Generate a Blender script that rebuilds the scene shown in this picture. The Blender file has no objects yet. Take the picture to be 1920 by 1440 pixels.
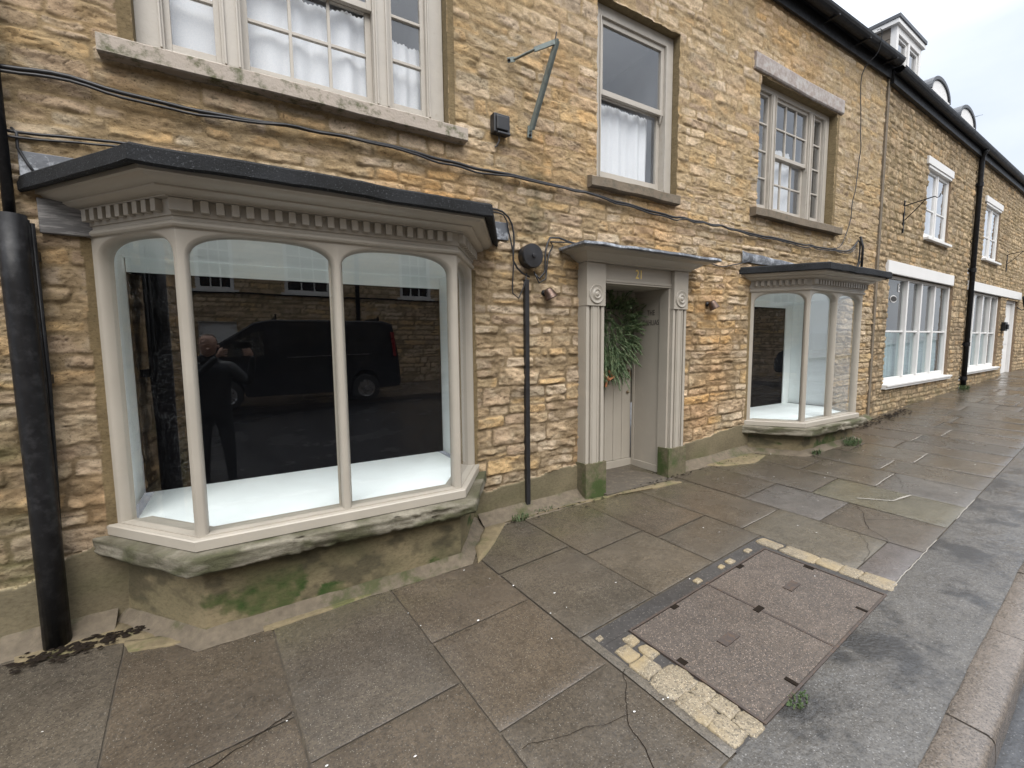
import bpy, math, random
import numpy as np
from mathutils import Vector, Matrix
random.seed(7); rng = np.random.default_rng(11)
R = math.radians
C = bpy.context.scene.collection
scn = bpy.context.scene

# ------------------------------------------------------------------ noise
_T = np.random.default_rng(3).random((256, 256))
def vn(x, y, s=0):
    x = x + s*17.31; y = y + s*9.77
    xi = np.floor(x).astype(int); yi = np.floor(y).astype(int)
    fx = x-xi; fy = y-yi
    fx = fx*fx*(3-2*fx); fy = fy*fy*(3-2*fy)
    a = _T[xi & 255, yi & 255]; b = _T[(xi+1) & 255, yi & 255]
    c = _T[xi & 255, (yi+1) & 255]; d = _T[(xi+1) & 255, (yi+1) & 255]
    return (a*(1-fx)+b*fx)*(1-fy)+(c*(1-fx)+d*fx)*fy
def fbm(x, y, s=0, o=4, g=.5):
    r = 0; a = 1; t = 0
    for i in range(o):
        r = r+a*vn(x*2**i, y*2**i, s+i*3); t += a; a *= g
    return r/t
def vn1(x, s=0): return float(vn(np.array([x]), np.array([s*1.7]), s)[0])

# ------------------------------------------------------------------ materials
M = {}
def nodes(name):
    m = bpy.data.materials.new(name); m.use_nodes = True
    nt = m.node_tree; nt.nodes.clear()
    out = nt.nodes.new('ShaderNodeOutputMaterial')
    p = nt.nodes.new('ShaderNodeBsdfPrincipled')
    nt.links.new(p.outputs[0], out.inputs[0])
    return m, nt, p, out
def N(nt, t, **kw):
    n = nt.nodes.new(t)
    for k, v in kw.items():
        if k.startswith('i_'): n.inputs[k[2:]].default_value = v
        else: setattr(n, k, v)
    return n
def ramp(nt, src, stops, interp='LINEAR'):
    r = nt.nodes.new('ShaderNodeValToRGB'); r.color_ramp.interpolation = interp
    while len(r.color_ramp.elements) < len(stops): r.color_ramp.elements.new(.5)
    for e, (p, c) in zip(r.color_ramp.elements, stops):
        e.position = p; e.color = (*c, 1) if len(c) == 3 else c
    nt.links.new(src, r.inputs[0]); return r.outputs[0]
def mixc(nt, fac, a, b, mode='MIX'):
    n = nt.nodes.new('ShaderNodeMix'); n.data_type = 'RGBA'; n.blend_type = mode
    for i, v in ((0, fac), (6, a), (7, b)):
        if isinstance(v, (int, float)): n.inputs[i].default_value = v
        elif isinstance(v, tuple): n.inputs[i].default_value = (*v, 1)
        else: nt.links.new(v, n.inputs[i])
    return n.outputs[2]
def noise(nt, scale, detail=4, rough=.55, vec=None, dist=0):
    n = N(nt, 'ShaderNodeTexNoise'); n.inputs['Scale'].default_value = scale
    n.inputs['Detail'].default_value = detail; n.inputs['Roughness'].default_value = rough
    n.inputs['Distortion'].default_value = dist
    nt.links.new(vec if vec is not None else pos(nt), n.inputs['Vector'])
    return n.outputs[0]
def pos(nt): return N(nt, 'ShaderNodeNewGeometry').outputs['Position']
def mapped(nt, sc):
    m = N(nt, 'ShaderNodeMapping'); m.inputs['Scale'].default_value = sc
    nt.links.new(pos(nt), m.inputs[0]); return m.outputs[0]
def bump(nt, p, h, st=.3, dist=.01):
    b = N(nt, 'ShaderNodeBump'); b.inputs['Strength'].default_value = st; b.inputs['Distance'].default_value = dist
    nt.links.new(h, b.inputs['Height']); nt.links.new(b.outputs[0], p.inputs['Normal']); return b
def mat(name, col, rough=.6, dirt=None, var=.12, scale=6, bs=90, bst=.25, bd=.002, metal=0, rvar=.1, thresh=(.5, .75), stretch=(1, 1, 1)):
    m, nt, p, o = nodes(name); v = mapped(nt, stretch)
    n1 = noise(nt, scale, 5, .6, v)
    c = mixc(nt, 1, col, ramp(nt, n1, [(.25, (1-var,)*3), (.75, (1+var*.6,)*3)]), 'MULTIPLY')
    if dirt:
        n2 = noise(nt, scale*1.7, 8, .7, v)
        c = mixc(nt, ramp(nt, n2, [(thresh[0], (0, 0, 0)), (thresh[1], (1, 1, 1))]), c, dirt)
    nt.links.new(c, p.inputs['Base Color'])
    nt.links.new(ramp(nt, noise(nt, scale*2, 3, .5, v), [(.3, (rough-rvar,)*3), (.7, (rough+rvar,)*3)]), p.inputs['Roughness'])
    p.inputs['Metallic'].default_value = metal
    bump(nt, p, noise(nt, bs, 6, .65, v), bst, bd)
    M[name] = m; return m
mat('taupe_paint', (0.340, 0.309, 0.262), .42, dirt=(.40, .35, .29), var=.06, scale=3, bs=140, bst=.2, bd=.0015, thresh=(.55, .9))
mat('worn_taupe_paint', (0.381, 0.350, 0.306), .5, dirt=(.30, .27, .22), var=.08, scale=9, bs=60, bst=.5, bd=.003, thresh=(.6, .72))
mat('white_paint', (0.624, 0.616, 0.601), .5, dirt=(.55, .52, .48), var=.06, scale=4, bs=90, bst=.25, bd=.002, thresh=(.62, .85))
mat('inner_white', (.88, .93, .93), .6, var=.04, scale=3, bst=.1)
mat('black_iron', (.010, .010, .011), .42, dirt=(.03, .03, .032), var=.3, scale=10, bs=30, bst=.25, bd=.004)
mat('rusty_iron', (.05, .038, .032), .6, dirt=(.10, .06, .035), scale=20)
[n for n in M['black_iron'].node_tree.nodes if n.type == 'BSDF_PRINCIPLED'][0].inputs['Specular IOR Level'].default_value = .22
mat('black_plastic', (.014, .014, .016), .45, var=.2, bs=50)
mat('steel', (.16, .19, .18), .5, dirt=(.09, .085, .07), metal=.3, scale=12, bs=60)
mat('lead', (0.109, 0.116, 0.129), .42, dirt=(.36, .38, .41), metal=.35, scale=7, bs=18, bst=.5, bd=.006, thresh=(.48, .62))
mat('grey_board', (0.082, 0.078, 0.078), .7, dirt=(.24, .23, .22), scale=8, stretch=(.6, 1, 6), thresh=(.45, .7))
mat('black_board', (.005, .005, .006), .9, var=.3); [n for n in M['black_board'].node_tree.nodes if n.type == 'BSDF_PRINCIPLED'][0].inputs['Specular IOR Level'].default_value = 0
mat('room', (.30, .31, .33), .8)
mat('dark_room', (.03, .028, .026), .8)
mat('pale_sill', (0.340, 0.292, 0.245), .75, dirt=(.085, .085, .04), scale=6, bs=50, bst=.6, bd=.006, thresh=(.50, .64))
mat('brown_sill', (0.156, 0.122, 0.085), .8, dirt=(.10, .085, .06), scale=7, bs=40, bst=.8, bd=.008, thresh=(.45, .65))
mat('lintel_stone', (0.245, 0.197, 0.177), .8, dirt=(.36, .34, .32), scale=9, bs=40, bst=.6, bd=.006, thresh=(.38, .62))
mat('dormer_slate', (.13, .11, .09), .8, var=.3, stretch=(1, 1, 7), scale=4)
mat('slate', (.07, .075, .085), .6, var=.3, scale=9)
mat('copper', (.10, .065, .05), .4, metal=.7, dirt=(.18, .14, .12), scale=20)
mat('gold', (.95, .70, .20), .5, var=.05)
mat('letter', (.045, .035, .03), .5)
mat('rubber', (.02, .02, .02), .8)
mat('van_paint', (.02, .022, .026), .16, var=.05, bst=.02)
mat('skin', (.50, .32, .25), .5); mat('jacket', (.02, .025, .03), .6, bs=20, bst=.6, bd=.01); mat('trousers', (.015, .015, .02), .8)
mat('hair', (.10, .07, .05), .7)
mat('terracotta', (.30, .12, .05), .6)
mat('brass', (.25, .19, .12), .4, metal=.6)
mat('leaf_dark', (.012, .008, .005), .85, var=.5, scale=40); [n for n in M['leaf_dark'].node_tree.nodes if n.type == 'BSDF_PRINCIPLED'][0].inputs['Specular IOR Level'].default_value = .15
mat('grass', (.042, .075, .022), .7, var=.5, scale=30, dirt=(.09, .08, .03))
mat('rim', (.45, .45, .46), .3, metal=.8)
mat('lamp_red', (.3, .02, .02), .3)
mat('joint', (.075, .062, .047), .85, dirt=(.16, .13, .09), scale=9)

def m_wreath():
    m, nt, p, o = nodes('foliage')
    c = ramp(nt, noise(nt, 22, 3), [(.3, (.04, .075, .03)), (.5, (.11, .17, .075)), (.7, (.26, .30, .17))])
    nt.links.new(c, p.inputs['Base Color']); p.inputs['Roughness'].default_value = .55; M['foliage'] = m
m_wreath()
def m_felt():
    m, nt, p, o = nodes('felt')
    n = noise(nt, 130, 2, .6); n2 = noise(nt, 4, 5)
    c = mixc(nt, ramp(nt, n, [(.62, (0, 0, 0)), (.68, (1, 1, 1))]), (.006, .0065, .007), (.07, .075, .08))
    c = mixc(nt, ramp(nt, n2, [(.35, (0, 0, 0)), (.7, (.6, .6, .6))]), c, (.022, .024, .028))
    nt.links.new(c, p.inputs['Base Color']); p.inputs['Roughness'].default_value = .8; p.inputs['Specular IOR Level'].default_value = .25
    bump(nt, p, noise(nt, 110, 4, .8), .9, .006); M['felt'] = m
m_felt()
def m_attr(name, rough, bs=70, bst=.5, bd=.006, wet=False):
    m, nt, p, o = nodes(name)
    a = N(nt, 'ShaderNodeAttribute', attribute_name='Col')
    v = mapped(nt, (1, 1, 1.8))
    n = noise(nt, 35, 8, .75, v); n2 = noise(nt, 150, 3, .7)
    c = mixc(nt, 1, a.outputs['Color'], ramp(nt, n, [(.28, (.66, .62, .56)), (.5, (1, 1, 1)), (.72, (1.25, 1.22, 1.16))]), 'MULTIPLY')
    c = mixc(nt, ramp(nt, n2, [(.30, (.55, .55, .55)), (.40, (0, 0, 0))]), c, (.10, .075, .045))
    nt.links.new(c, p.inputs['Base Color']); p.inputs['Roughness'].default_value = rough
    p.inputs['Specular IOR Level'].default_value = .3
    bump(nt, p, noise(nt, bs, 8, .8, v), bst, bd); M[name] = m
def m_rubble():
    m, nt, p, o = nodes('rubble')
    a = N(nt, 'ShaderNodeAttribute', attribute_name='Col'); v = mapped(nt, (1, 1, 2.1)); v2 = mapped(nt, (1, 1, 1.3))
    n = noise(nt, 26, 10, .82, v, .5); n2 = noise(nt, 75, 5, .75, v2); n3 = noise(nt, 9, 6, .7, v2)
    c = mixc(nt, 1, a.outputs['Color'], ramp(nt, n, [(.31, (.46, .41, .34)), (.45, (.97, .97, .96)), (.62, (1.18, 1.17, 1.13))]), 'MULTIPLY')
    c = mixc(nt, 1, c, ramp(nt, n3, [(.3, (.84, .82, .78)), (.7, (1.12, 1.12, 1.12))]), 'MULTIPLY')
    c = mixc(nt, ramp(nt, n2, [(.32, (.8, .8, .8)), (.43, (0, 0, 0))]), c, (.045, .033, .020))
    nt.links.new(c, p.inputs['Base Color']); p.inputs['Roughness'].default_value = .88; p.inputs['Specular IOR Level'].default_value = .25
    b1 = N(nt, 'ShaderNodeBump'); b1.inputs['Strength'].default_value = .9; b1.inputs['Distance'].default_value = .028; nt.links.new(n, b1.inputs['Height'])
    b2 = N(nt, 'ShaderNodeBump'); b2.inputs['Strength'].default_value = .8; b2.inputs['Distance'].default_value = .007; nt.links.new(n2, b2.inputs['Height'])
    nt.links.new(b1.outputs[0], b2.inputs['Normal']); nt.links.new(b2.outputs[0], p.inputs['Normal']); M['rubble'] = m
m_rubble()
m_attr('render_coat', .8, 60, .5, .004)
m_attr('ledge', .8, 40, .9, .012)
def m_ground(name, base_attr, specks, rlo, rhi, wet=(.45, .6), bs=110, bst=.25, dark=None, darkth=(.55, .75)):
    """flagstones / asphalt: attribute colour, aggregate flecks, wet sheen in patches"""
    m, nt, p, o = nodes(name)
    if base_attr is None:
        a = N(nt, 'ShaderNodeAttribute', attribute_name='Col').outputs['Color']
    else: a = base_attr
    big = noise(nt, 1.3, 6, .6); mid = noise(nt, 9, 6, .65)
    c = mixc(nt, 1, a, ramp(nt, mid, [(.25, (.78, .77, .75)), (.75, (1.18, 1.18, 1.18))]), 'MULTIPLY')
    c = mixc(nt, 1, c, ramp(nt, big, [(.3, (.80, .80, .80)), (.7, (1.12, 1.10, 1.06))]), 'MULTIPLY')
    c = mixc(nt, 1, c, ramp(nt, noise(nt, 48, 5, .75), [(.30, (.58,)*3), (.5, (1, 1, 1)), (.68, (1.30, 1.28, 1.24))]), 'MULTIPLY')
    fine = noise(nt, 120, 2, .7)
    c = mixc(nt, ramp(nt, fine, [(.36, (.75,)*3), (.48, (0, 0, 0))]), c, (.035, .032, .028))
    for sc, th, col, amt in specks:
        vo = N(nt, 'ShaderNodeTexVoronoi'); vo.inputs['Scale'].default_value = sc; nt.links.new(pos(nt), vo.inputs['Vector'])
        f = ramp(nt, vo.outputs['Distance'], [(th*.7, (amt,)*3), (th, (0, 0, 0))])
        sepc = N(nt, 'ShaderNodeSeparateColor'); nt.links.new(vo.outputs['Color'], sepc.inputs[0])
        g = ramp(nt, sepc.outputs[0], [(.55, (0, 0, 0)), (.6, (1, 1, 1))])
        mm = N(nt, 'ShaderNodeMath', operation='MULTIPLY'); nt.links.new(f, mm.inputs[0]); nt.links.new(g, mm.inputs[1])
        c = mixc(nt, mm.outputs[0], c, col)
    if dark:
        c = mixc(nt, ramp(nt, noise(nt, 2.3, 8, .7), [(darkth[0], (0, 0, 0)), (darkth[1], (1, 1, 1))]), c, dark)
    nt.links.new(c, p.inputs['Base Color'])
    w = ramp(nt, noise(nt, 1.1, 5, .6), [(wet[0], (rlo,)*3), (wet[1], (rhi,)*3)])
    nt.links.new(w, p.inputs['Roughness'])
    b1 = N(nt, 'ShaderNodeBump'); b1.inputs['Strength'].default_value = bst; b1.inputs['Distance'].default_value = .004
    nt.links.new(noise(nt, bs, 4, .7), b1.inputs['Height'])
    b2 = N(nt, 'ShaderNodeBump'); b2.inputs['Strength'].default_value = .25; b2.inputs['Distance'].default_value = .03
    nt.links.new(noise(nt, 5, 4, .6), b2.inputs['Height']); nt.links.new(b1.outputs[0], b2.inputs['Normal'])
    nt.links.new(b2.outputs[0], p.inputs['Normal']); M[name] = m
m_ground('flagstone', None, [(95, .24, (.20, .18, .15), .7), (55, .13, (.30, .28, .25), .6)], .10, .34, wet=(.42, .58), bst=.4)
m_ground('asphalt', (.082, .078, .073), [(85, .30, (.17, .165, .16), .7), (50, .16, (.28, .27, .26), .6)], .03, .26, wet=(.46, .54), bs=60, bst=.6, dark=(.026, .025, .024), darkth=(.50, .60))
m_ground('concrete_infill', (.090, .072, .060), [(110, .34, (.27, .21, .17), .9), (75, .34, (.035, .03, .03), .9)], .40, .6, bs=110, bst=.9)
m_ground('sett_stone', (.235, .198, .142), [(110, .28, (.52, .46, .34), .8), (70, .3, (.14, .10, .06), .9)], .42, .65, bs=90, bst=.9, dark=(.26, .20, .11), darkth=(.48, .62))
m_ground('kerb_stone', (.135, .115, .100), [(80, .25, (.22, .20, .18), .7)], .14, .34, bs=80, bst=.8)
m_ground('road_wet', (.045, .047, .052), [(80, .25, (.14, .14, .14), .8)], .03, .30, wet=(.42, .6), bs=110, bst=.4)
m_ground('dark_fill', (.042, .039, .038), [(80, .25, (.2, .18, .16), .8)], .35, .6)

def m_glass(name, tint=(.93, .97, .96), boost=1.7, drops=False, veil=0):
    m = bpy.data.materials.new(name); m.use_nodes = True; nt = m.node_tree; nt.nodes.clear()
    out = N(nt, 'ShaderNodeOutputMaterial'); tr = N(nt, 'ShaderNodeBsdfTransparent'); tr.inputs[0].default_value = (*tint, 1)
    gl = N(nt, 'ShaderNodeBsdfGlossy'); gl.inputs['Roughness'].default_value = .0
    # two-sided Schlick reflectance of a thin pane (front and back faces alike)
    ge = N(nt, 'ShaderNodeNewGeometry'); dp = N(nt, 'ShaderNodeVectorMath', operation='DOT_PRODUCT')
    nt.links.new(ge.outputs['Incoming'], dp.inputs[0]); nt.links.new(ge.outputs['Normal'], dp.inputs[1])
    ab = N(nt, 'ShaderNodeMath', operation='ABSOLUTE'); nt.links.new(dp.outputs['Value'], ab.inputs[0])
    om = N(nt, 'ShaderNodeMath', operation='SUBTRACT'); om.inputs[0].default_value = 1; nt.links.new(ab.outputs[0], om.inputs[1])
    pw = N(nt, 'ShaderNodeMath', operation='POWER'); pw.inputs[1].default_value = 5; nt.links.new(om.outputs[0], pw.inputs[0])
    sc_ = N(nt, 'ShaderNodeMath', operation='MULTIPLY_ADD'); sc_.inputs[1].default_value = .955; sc_.inputs[2].default_value = .045; nt.links.new(pw.outputs[0], sc_.inputs[0])
    mu = N(nt, 'ShaderNodeMath', operation='MULTIPLY'); mu.inputs[1].default_value = boost; mu.use_clamp = True
    nt.links.new(sc_.outputs[0], mu.inputs[0])
    bp = N(nt, 'ShaderNodeBump'); bp.inputs['Strength'].default_value = .05; bp.inputs['Distance'].default_value = .01
    nt.links.new(noise(nt, 2.2, 1), bp.inputs['Height']); nt.links.new(bp.outputs[0], gl.inputs['Normal'])
    mx = N(nt, 'ShaderNodeMixShader'); nt.links.new(mu.outputs[0], mx.inputs[0]); nt.links.new(tr.outputs[0], mx.inputs[1]); nt.links.new(gl.outputs[0], mx.inputs[2])
    last = mx.outputs[0]
    if drops or veil:
        df = N(nt, 'ShaderNodeBsdfDiffuse'); df.inputs[0].default_value = (.8, .85, .87, 1)
        m2 = N(nt, 'ShaderNodeMixShader')
        if drops:
            vo = N(nt, 'ShaderNodeTexVoronoi'); vo.inputs['Scale'].default_value = 125; nt.links.new(pos(nt), vo.inputs['Vector'])
            f = ramp(nt, vo.outputs['Distance'], [(.13, (.30,)*3), (.21, (.0,)*3)])
            g = ramp(nt, noise(nt, 3, 5), [(.4, (.15,)*3), (.62, (1, 1, 1))])
            mm = N(nt, 'ShaderNodeMath', operation='MULTIPLY'); nt.links.new(f, mm.inputs[0]); nt.links.new(g, mm.inputs[1])
            nt.links.new(mm.outputs[0], m2.inputs[0])
        else: m2.inputs[0].default_value = veil
        nt.links.new(last, m2.inputs[1]); nt.links.new(df.outputs[0], m2.inputs[2]); last = m2.outputs[0]
    nt.links.new(last, out.inputs[0]); M[name] = m
m_glass('glass', tint=(.985, 1, .995), boost=2.3); m_glass('damp_glass', tint=(.985, 1, .995), boost=2.3, drops=True); m_glass('old_glass', boost=2.6, veil=.02, tint=(1, 1, 1)); m_glass('dusty_glass', boost=1.3, veil=.05)
def m_curtain():
    m, nt, p, o = nodes('curtain')
    c = ramp(nt, noise(nt, 120, 3), [(.3, (.80, .84, .88)), (.7, (.93, .95, .97))])
    nt.links.new(c, p.inputs['Base Color']); p.inputs['Roughness'].default_value = .9
    tl = N(nt, 'ShaderNodeBsdfTranslucent'); tl.inputs[0].default_value = (.8, .82, .85, 1)
    mx = N(nt, 'ShaderNodeMixShader'); mx.inputs[0].default_value = .25
    nt.links.new(p.outputs[0], mx.inputs[1]); nt.links.new(tl.outputs[0], mx.inputs[2]); nt.links.new(mx.outputs[0], o.inputs[0])
    M['curtain'] = m
m_curtain()
mat('net_blue', (.20, .28, .30), .9, var=.3, stretch=(14, 14, .3), scale=2, dirt=(.33, .40, .42))
def m_moss(name, base, moss, th):
    m, nt, p, o = nodes(name)
    n = noise(nt, 3.5, 8, .7)
    c = mixc(nt, ramp(nt, n, [(th, (0, 0, 0)), (th+.12, (1, 1, 1))]), mixc(nt, ramp(nt, noise(nt, 20, 6), [(.3, (0, 0, 0)), (.7, (1, 1, 1))]), base, tuple(v*1.6 for v in base)), moss)
    nt.links.new(c, p.inputs['Base Color']); p.inputs['Roughness'].default_value = .9
    bump(nt, p, noise(nt, 60, 8, .8), .8, .01); M[name] = m
m_moss('mossy_block', (.085, .072, .042), (.040, .062, .012), .47)
m_moss('fillet', (.092, .074, .052), (.055, .058, .022), .52)
m_moss('ochre_fillet', (.125, .098, .055), (.085, .085, .03), .50)

# ------------------------------------------------------------------ mesh builder
class MB:
    def __init__(s): s.v = []; s.f = []
    def add(s, vs, fs):
        o = len(s.v); s.v += [tuple(map(float, v)) for v in vs]; s.f += [tuple(i+o for i in f) for f in fs]; return s
    def box(s, x0, x1, y0, y1, z0, z1):
        return s.add([(x, y, z) for z in (z0, z1) for y in (y0, y1) for x in (x0, x1)],
                     [(0, 2, 3, 1), (4, 5, 7, 6), (0, 1, 5, 4), (2, 6, 7, 3), (0, 4, 6, 2), (1, 3, 7, 5)])
    def obox(s, c, ax, ay, az, sx, sy, sz):   # oriented box, half sizes
        c, ax, ay, az = (Vector(q) for q in (c, ax, ay, az))
        vs = [c+ax*sx*i+ay*sy*j+az*sz*k for k in (-1, 1) for j in (-1, 1) for i in (-1, 1)]
        return s.add(vs, [(0, 2, 3, 1), (4, 5, 7, 6), (0, 1, 5, 4), (2, 6, 7, 3), (0, 4, 6, 2), (1, 3, 7, 5)])
    def quad(s, *p): return s.add(p, [tuple(range(len(p)))])
    def tube(s, path, r, n=8, cap=True):
        path = [Vector(p) for p in path]; rs = r if isinstance(r, (list, tuple)) else [r]*len(path)
        vs = []; up = None
        for i, p in enumerate(path):
            t = (path[min(i+1, len(path)-1)]-path[max(i-1, 0)]).normalized()
            if up is None: up = Vector((0, 0, 1)) if abs(t.z) < .9 else Vector((1, 0, 0))
            a = t.cross(up).normalized(); b = a.cross(t).normalized(); up = b
            vs += [p+(a*math.cos(2*math.pi*k/n)+b*math.sin(2*math.pi*k/n))*rs[i] for k in range(n)]
        fs = [(i*n+k, i*n+(k+1) % n, (i+1)*n+(k+1) % n, (i+1)*n+k) for i in range(len(path)-1) for k in range(n)]
        if cap: fs += [tuple(range(n))[::-1], tuple(range((len(path)-1)*n, len(path)*n))]
        return s.add(vs, fs)
    def lathe(s, prof, origin, axis, n=24):   # prof [(r, h)] along axis
        o = Vector(origin); w = Vector(axis).normalized(); u = w.orthogonal().normalized(); v = w.cross(u)
        vs = [o+w*h+(u*math.cos(2*math.pi*k/n)+v*math.sin(2*math.pi*k/n))*r for r, h in prof for k in range(n)]
        fs = [(i*n+k, i*n+(k+1) % n, (i+1)*n+(k+1) % n, (i+1)*n+k) for i in range(len(prof)-1) for k in range(n)]
        fs += [tuple(range(n))[::-1], tuple(range((len(prof)-1)*n, len(prof)*n))]
        return s.add(vs, fs)
    def prism(s, pts, f0, f1):   # pts 2D list; f0/f1 map a 2D point to 3D
        n = len(pts); vs = [f0(p) for p in pts]+[f1(p) for p in pts]
        return s.add(vs, [tuple(range(n))[::-1], tuple(range(n, 2*n))]+[(i, (i+1) % n, (i+1) % n+n, i+n) for i in range(n)])
    def build(s, name, m, parent=None, smooth=False, bevel=0, jit=None):
        if jit: s.v = [jit(v) for v in s.v]
        me = bpy.data.meshes.new(name); me.from_pydata(s.v, [], s.f); me.validate()
        me.materials.append(M[m]); o = bpy.data.objects.new(name, me); C.objects.link(o)
        if smooth: me.polygons.foreach_set('use_smooth', [True]*len(me.polygons))
        if parent: o.parent = parent
        if bevel:
            b = o.modifiers.new('Bevel', 'BEVEL'); b.width = bevel; b.segments = 2; b.limit_method = 'ANGLE'; b.angle_limit = R(40)
            b.harden_normals = False
        return o
def tag(o, label, cat, group=None, kind=None):
    if label: o['label'] = label
    if cat: o['category'] = cat
    if group: o['group'] = group
    if kind: o['kind'] = kind
    return o
def empty(name, label, cat, loc=(0, 0, 0), rz=0, group=None):
    o = bpy.data.objects.new(name, None); C.objects.link(o); o.location = loc; o.rotation_euler = (0, 0, rz)
    o.empty_display_size = .2
    return tag(o, label, cat, group)
def structure(o): o['kind'] = 'structure'; return o
def lab(o, text): o['label'] = text; return o
def text_mesh(name, txt, size, m, parent, mtx, ext=.002, cond=1.0):
    cu = bpy.data.curves.new(name, 'FONT'); cu.body = txt; cu.size = size; cu.extrude = ext; cu.align_x = 'CENTER'
    cu.space_character = 1.05
    t = bpy.data.objects.new(name, cu); C.objects.link(t)
    dg = bpy.context.evaluated_depsgraph_get(); me = bpy.data.meshes.new_from_object(t.evaluated_get(dg))
    bpy.data.objects.remove(t)
    me.transform(Matrix.Diagonal((cond, 1, 1, 1))); me.transform(mtx); me.materials.clear(); me.materials.append(M[m])
    o = bpy.data.objects.new(name, me); C.objects.link(o); o.parent = parent; return o

def sweep(mb, path, prof, sub=.0, closed_prof=False, endk=1.):
    """path: plan polyline starting and ending on the wall; prof: [(outward, z)]; mitred corners"""
    pts = [Vector((p[0], p[1])) for p in path]; nrm = []
    for a, b in zip(pts, pts[1:]):
        d = (b-a).normalized(); nrm.append(Vector((d.y, -d.x)))
    P = []; Mv = []
    for i, p in enumerate(pts):
        if i == 0: m = Vector((endk/nrm[0].x, 0)) if abs(nrm[0].x) > .2 else nrm[0]
        elif i == len(pts)-1: m = Vector((endk/nrm[-1].x, 0)) if abs(nrm[-1].x) > .2 else nrm[-1]
        else: m = (nrm[i-1]+nrm[i])/(1+nrm[i-1].dot(nrm[i]))
        P.append(p); Mv.append(m)
    Q = []; QM = []
    for i in range(len(P)-1):
        k = max(1, int((P[i+1]-P[i]).length/sub)) if sub else 1
        for j in range(k): t = j/k; Q.append(P[i].lerp(P[i+1], t)); QM.append(Mv[i].lerp(Mv[i+1], t))
    Q.append(P[-1]); QM.append(Mv[-1])
    n = len(prof); vs = []
    for q, m in zip(Q, QM):
        for o, z in prof: r = q+m*o; vs.append((r.x, r.y, z))
    fs = []
    for i in range(len(Q)-1):
        for j in range(n if closed_prof else n-1):
            a = i*n+j; b = i*n+(j+1) % n; fs.append((a, a+n, b+n, b))
    if closed_prof: fs += [tuple(range(n)), tuple(range((len(Q)-1)*n, len(Q)*n))[::-1]]
    mb.add(vs, fs); return mb

# ------------------------------------------------------------------ site: street frame and ground levels
A_ = R(4.4); ca, sa = math.cos(A_), math.sin(A_)
def XY(u, v): return u*ca+v*sa, u*sa-v*ca
def gz(x, y): return -1.6+.027*x+.03*y
def GP(u, v, dz=0.): x, y = XY(u, v); return (x, y, gz(x, y)+dz)

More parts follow.
